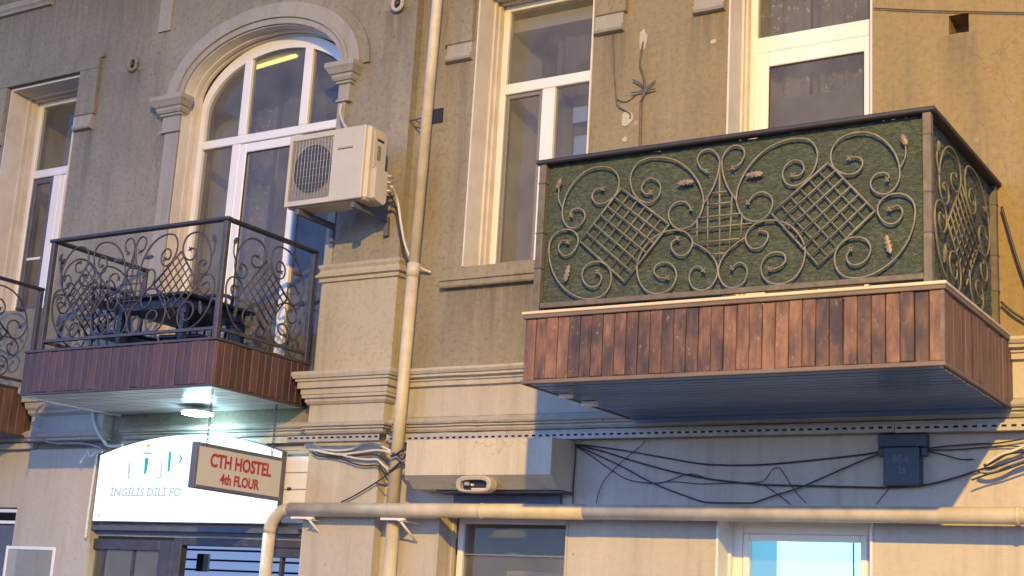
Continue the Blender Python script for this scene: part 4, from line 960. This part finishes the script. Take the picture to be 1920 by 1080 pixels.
# --- LED disc under the left balcony
ll = thing('ceiling_lamp', 'lit round white disc lamp under the open iron balcony', 'lamp', None, (-8.56, -.3, 3.18))
lc = (-8.56, -.31)
MB().tube([(lc[0], lc[1], 3.178), (lc[0], lc[1], 3.2)], .135, 32).build('lamp_body', M['upvc'], ll); MB().tube([(lc[0], lc[1], 3.201), (lc[0], lc[1], 3.231)], .05, 16).build('lamp_mount', M['metal'], ll)
MB().tube([(lc[0], lc[1], 3.162), (lc[0], lc[1], 3.1775)], .125, 32).build('diffuser', M['led'], ll)
B('sign_support', M['metal'], ws, -8.62, -8.60, -.09, -.02, szc-.03, szc+.02)

# --- table and chairs on the left balcony
FL = 3.36
tb = thing('balcony_table', 'dark blue table standing on the open iron balcony', 'table', None, (-8.5, -.62, FL))
B('tabletop', M['table'], tb, -8.98, -8.12, -1.02, -.2, 4.0, 4.03, c=.008); B('apron', M['table'], tb, -8.92, -8.18, -.96, -.26, 3.92, 3.9985)
for x in (-8.9, -8.2):
    for y in (-.94, -.28): B('leg', M['table'], tb, x-.025, x+.025, y-.025, y+.025, FL, 3.9195)
def chair(x, y, rz, label):
    t = thing('balcony_chair', label, 'chair', 'chairs on the iron balcony', (x, y, FL)); WORLD_BUILT.remove(t)
    def add(name, mb):
        o = mb.build(name, M['table'], t); return o
    add('seat', MB().box(-.21, .21, -.2, .2, .43, .465, .01))
    for sx in (-.19, .19):
        add('leg', MB().tube([(sx, -.18, 0), (sx, -.18, .43)], .016, 8)); add('leg', MB().tube([(sx, .2, 0), (sx, .19, .45), (sx, .25, .86)], .016, 8))
    b = MB(); b.tube(smooth([(-.19, .25, .86), (-.1, .262, .9), (.1, .262, .9), (.19, .25, .86)], 5), .018, 8); b.box(-.19, .19, .225, .24, .70, .78)
    for k in range(4): b.tube([(-.12+k*.08, .205, .5), (-.12+k*.08, .25, .87)], .009, 6)
    add('backrest', b); t.rotation_euler = (0, 0, rz)
    return t
chair(-9.28, -.55, 1.45, 'dark slatted chair at the left end of the balcony table'); chair(-8.75, -.02-.25, .15, 'dark slatted chair behind the balcony table against the door')

# --- cables on the wall -------------------------------------------------
CG = 'cables along the ground floor wall'
def wc(label, pix, r=.008, mat='cable', y=-.02, ys=None, group=CG):
    pts = [W(px, py, (ys[i] if ys else y)) for i, (px, py) in enumerate(pix)]; r = r*(.72 if group == CG else 1)
    return cable('cable', label, pts, r, mat, 'cable', group)
wc('uppermost black cable drooping from the shutter box to the junction box', [(1078, 834), (1100, 835), (1160, 843), (1240, 857), (1320, 870), (1400, 872), (1460, 869), (1540, 861), (1620, 852), (1664, 844)], .008)
wc('black cable sagging below the uppermost one and passing under the junction box', [(1080, 834), (1130, 846), (1190, 865), (1260, 884), (1330, 898), (1400, 906), (1440, 909), (1520, 911), (1600, 913), (1665, 914), (1720, 911), (1760, 904), (1800, 893), (1840, 880), (1870, 874), (1925, 858)], .009, y=-.03)
wc('black cable falling steeply from the shutter box corner to the gas pipe', [(1080, 836), (1120, 853), (1170, 877), (1210, 899), (1250, 917), (1280, 928), (1305, 937), (1330, 942), (1400, 943), (1415, 942), (1450, 930), (1500, 914), (1560, 888), (1620, 862), (1664, 846)], .008, y=-.035)
wc('thin black cable with two humps crossing the shaded wall', [(1082, 838), (1110, 856), (1135, 874), (1170, 896), (1200, 904), (1240, 905), (1290, 889), (1320, 895)], .005)
wc('thin loose wire curving up in the middle of the shaded wall', [(1225, 906), (1262, 903), (1310, 907), (1350, 906), (1400, 905), (1430, 902), (1442, 889), (1450, 879), (1462, 878), (1475, 897), (1490, 920), (1512, 944)], .004)
wc('thin black wire running down right beside the hump to the gas pipe', [(1430, 908), (1448, 920), (1465, 932), (1482, 946)], .005)
wc('thin diagonal wire left of the sagging cables down to the gas pipe', [(1208, 824), (1205, 833), (1190, 845), (1160, 871), (1135, 898), (1123, 922), (1118, 944)], .004)
wc('thin vertical wire dropping beside the right end of the shutter box', [(1080, 836), (1078, 870), (1075, 905), (1074, 945)], .006)
wc('short thin wire slanting from below the junction box to the gas pipe', [(1668, 915), (1655, 930), (1643, 946)], .004)
wc('black cable rising right from the junction box into the cable bundle', [(1728, 842), (1780, 836), (1840, 832), (1870, 831), (1925, 822)], .007, y=-.04)
wc('second black cable right of the junction box running almost level', [(1730, 844), (1790, 843), (1840, 839), (1880, 836), (1925, 838)], .006, y=-.03)
wc('black cable sagging right of the junction box to a small clip', [(1732, 844), (1770, 853), (1800, 861), (1826, 861)], .006, y=-.02)
RB = 'cables in the bundle at the right edge'
rb = [[(1845, 874), (1868, 862), (1890, 850), (1925, 846)], [(1848, 870), (1875, 853), (1900, 845), (1925, 834)], [(1833, 882), (1853, 886), (1880, 879), (1905, 865), (1925, 858)], [(1838, 884), (1860, 884), (1890, 872), (1925, 860)], [(1822, 900), (1850, 890), (1880, 882), (1925, 866)]]
lbl = ['black cable fanning out at the right edge just under the tray', 'pale grey cable rising to the right edge under the tray', 'bundled black cable in the lower strand at the right edge', 'pale cable twisted round the lower black strand at the right edge', 'lowest thin cable of the bundle at the right edge']
for i, q in enumerate(rb): wc(lbl[i], q, (.011, .009, .012, .009, .006)[i], ('cable', 'wcable', 'cable', 'metal', 'cable')[i], -.07-.012*i, group=RB)
LB = 'cables strapped across the pilaster'
def zc(pts): return [(540+x/6., 800+y/6.) for x, y in pts]
PB = [([(190, 210), (260, 205), (400, 250), (560, 270), (720, 250), (830, 200), (920, 190), (1040, 215), (1150, 270), (1230, 320), (1330, 330)], .010, 'wcable', 'white cable arching highest across the pilaster beside the downpipe'),
      ([(190, 215), (300, 250), (480, 300), (620, 310), (800, 290), (1000, 265), (1150, 290), (1260, 330), (1330, 350)], .010, 'wcable', 'white cable running nearly level across the pilaster'),
      ([(230, 250), (400, 290), (600, 320), (760, 355), (900, 370), (1000, 370), (1060, 420), (1130, 490)], .010, 'wcable', 'white cable dipping under the level one across the pilaster'),
      ([(210, 235), (420, 310), (620, 330), (820, 320), (1000, 320), (1070, 370), (1150, 450)], .008, 'cable', 'black cable between the white ones on the pilaster'),
      ([(270, 290), (340, 330), (480, 340), (620, 370), (760, 420), (880, 440), (1000, 435), (1060, 500), (1140, 550)], .007, 'cable', 'lowest black cable sagging across the pilaster'),
      ([(600, 850), (720, 790), (860, 710), (980, 635), (1100, 550), (1200, 460), (1270, 390)], .006, 'cable', 'thin brown wire slanting up across the pilaster to the downpipe'),
      ([(980, 635), (1060, 650), (1130, 665)], .005, 'cable', 'short wire joining the slanting one to the downpipe')]
for pts, r, m_, l_ in PB: wc(l_, zc(pts), r, m_, -.135, group=LB)
for i, (q, l_) in enumerate(zip([[(1160, 330), (1220, 310), (1280, 270), (1330, 260)], [(1150, 370), (1230, 340), (1290, 390), (1340, 350)], [(1140, 510), (1200, 460), (1290, 370), (1330, 300)], [(1180, 300), (1250, 350), (1330, 460)]],
        ['black cable tied round the downpipe, topmost of the knot', 'grey cable tied round the downpipe, second of the knot', 'black cable tied round the downpipe, crossing upward', 'black cable tied round the downpipe, crossing downward'])):
    wc(l_, zc(q), .009, ('cable', 'metal', 'cable', 'cable')[i], -.21, group=LB)
# cables by the lit sign
SG = 'cables above the left end of the lit sign'
wc('thick white cable curving from the iron balcony down to the lit sign', [(174, 771), (176, 790), (184, 812), (195, 828), (204, 836), (230, 835)], .014, 'wcable', -.14, group=SG)
wc('grey hose running level below the iron balcony to the lit sign', [(74, 812), (80, 824), (100, 831), (130, 831), (160, 832), (190, 840)], .011, 'metal', -.13, group=SG)
wc('grey pipe loop hanging under the iron balcony corner', [(82, 757), (70, 768), (68, 785), (75, 800)], .012, 'metal', -.25, group=SG)
wc('white cable end twisting left of the lit sign', [(192, 847), (178, 849), (168, 856), (164, 846), (160, 852), (150, 868)], .009, 'wcable', -.2, group=SG)
wc('thin white cable running down the left edge of the lit sign', [(182, 852), (176, 890), (170, 930), (164, 975), (160, 1010)], .013, 'wcable', -.12, group=SG)
wc('thin wire stretched from the lit sign to the pilaster capital', [(440, 822), (462, 819), (500, 818), (560, 817)], .004, 'cable', -.2, group=SG)
# upper wall wires
UG = 'wires on the upper wall'
wc('loose beige wire hanging on the wall between the middle window and the balcony door', [(1147, -5), (1149, 60), (1151, 120), (1155, 183), (1160, 200), (1180, 212), (1181, 222)], .005, 'post', -.012, group=UG)
wc('small dark wire loop beside the hanging beige wire', [(1156, 186), (1168, 191), (1180, 188), (1192, 178)], .003, 'cable', -.012, group=UG)
wc('thin wire running across the top right wall past the vent hole', [(1638, 15), (1740, 20), (1925, 24)], .004, 'cable', -.02, group=UG)
wc('thin black stay cable slanting down right of the green balcony', [(1878, 388), (1890, 430), (1908, 490), (1926, 540)], .009, 'cable', -.05, group=UG)
wc('black cable leaving the foot of the green balcony to the right edge', [(1877, 566), (1900, 586), (1926, 602)], .009, 'cable', -.05, group=UG)
wc('thin cable beneath the coping at the right edge', [(1895, 638), (1926, 648)], .008, 'cable', -.04, group=UG)
# rusted wire stub with splayed ends
ru = thing('wire_stub', 'rusted wire stub with splayed twig-like ends on the wall above the green balcony', 'wire', None, (-4.6, -.02, 5.3))
mb = MB(); st_ = [W(1200, 285, -.03), W(1201, 230, -.03), W(1202, 190, -.035)]; mb.tube(smooth(st_), .011, 6); mb.build('stem', M['post'], ru)
mb = MB()
for q in ([(1202, 190), (1212, 168), (1229, 150)], [(1204, 178), (1214, 170), (1229, 166)], [(1212, 168), (1200, 156), (1186, 149)], [(1212, 168), (1196, 172), (1184, 174)], [(1210, 165), (1206, 140), (1200, 118), (1204, 88), (1206, 78)]):
    mb.tube(smooth([W(px, py, -.035) for px, py in q]), .008, 6, r1=.006)
mb.build('twig', M['post'], ru)
def patch(pix, label, y=-.006, m='stone'):
    c = W(pix[0], pix[1], 0); pts = []
    for i in range(14):
        a = 2*math.pi*i/14; r = random.uniform(.75, 1.15); pts.append((c.x+pix[2]*r*math.cos(a), c.z+pix[3]*r*math.sin(a)))
    o = MB().extrude(pts, 'y', y, .004).build('filler_patch', M[m], bld)
    return o
patch((1206, 76, .035, .085), ''); patch((1176, 222, .05, .06), ''); patch((1172, 262, .022, .022), ''); patch((1338, 78, .025, .02), '')
# broken anchor stubs on the upper wall
for (px, py, yy, l_) in ((252, 122, -.0, 'round broken anchor hole with a collar on the wall left of the arch'), (748, 8, -.1, 'rusty anchor ring at the top of the pilaster beside the downpipe')):
    c = W(px, py, yy); mb = MB(); pts = [(c.x+.052*math.cos(2*math.pi*i/16), yy-.02, c.z+.062*math.sin(2*math.pi*i/16)) for i in range(17)]
    t = thing('wall_anchor', l_, 'anchor', 'anchors on the upper wall', c); mb.tube(pts, .018, 8, cap=False); mb.build('collar', M['stone' if px > 500 else 'wall'], t)
    MB().extrude([(c.x+.04*math.cos(2*math.pi*i/12), c.z+.045*math.sin(2*math.pi*i/12)) for i in range(12)], 'y', yy-.012, yy+.004).build('hole', M['dark'], t)
    MB().tube([(c.x, yy, c.z), (c.x+.02, yy-.05, c.z-.01)], .012, 6).build('stub', M['iron'], t)
# notice board at the bottom left
nb_ = thing('notice_board', 'white framed glazed notice board at the bottom left corner', 'notice board', None, (-10.65, -.08, 1.2))
q0, q1 = W(12, 1020, -.1), W(103, 1029, -.1); zt = (q0.z+q1.z)/2
B('backing', M['white'], nb_, q0.x+.02, q1.x-.02, -.085, -.06, .95, zt-.02); 
fmx = MB(); fmx.box(q0.x, q0.x+.03, -.10, -.05, .9, zt, .004); fmx.box(q1.x-.03, q1.x, -.10, -.05, .9, zt, .004); fmx.box(q0.x+.0305, q1.x-.0305, -.098, -.05, zt-.03, zt-.0005, .004); fmx.build('frame', M['upvc'], nb_)
B('glazing', M['glass'], nb_, q0.x+.031, q1.x-.031, -.095, -.09, .95, zt-.031)
# small clip on the white quoin
tag(B('door_clip', M['iron'], None, W(543, 894, -.07).x-.012, W(543, 894, -.07).x+.02, -.075, -.0605, 2.565, 2.585), 'tiny dark clip on the white stone blocks right of the hostel sign', 'clip')

from mathutils import Matrix
_w = set(o.name for o in WORLD_BUILT)
for o in bpy.data.objects:
    if o.parent is not None and o.parent.name in _w:
        o.matrix_parent_inverse = Matrix.Translation(-Vector(o.parent.location))
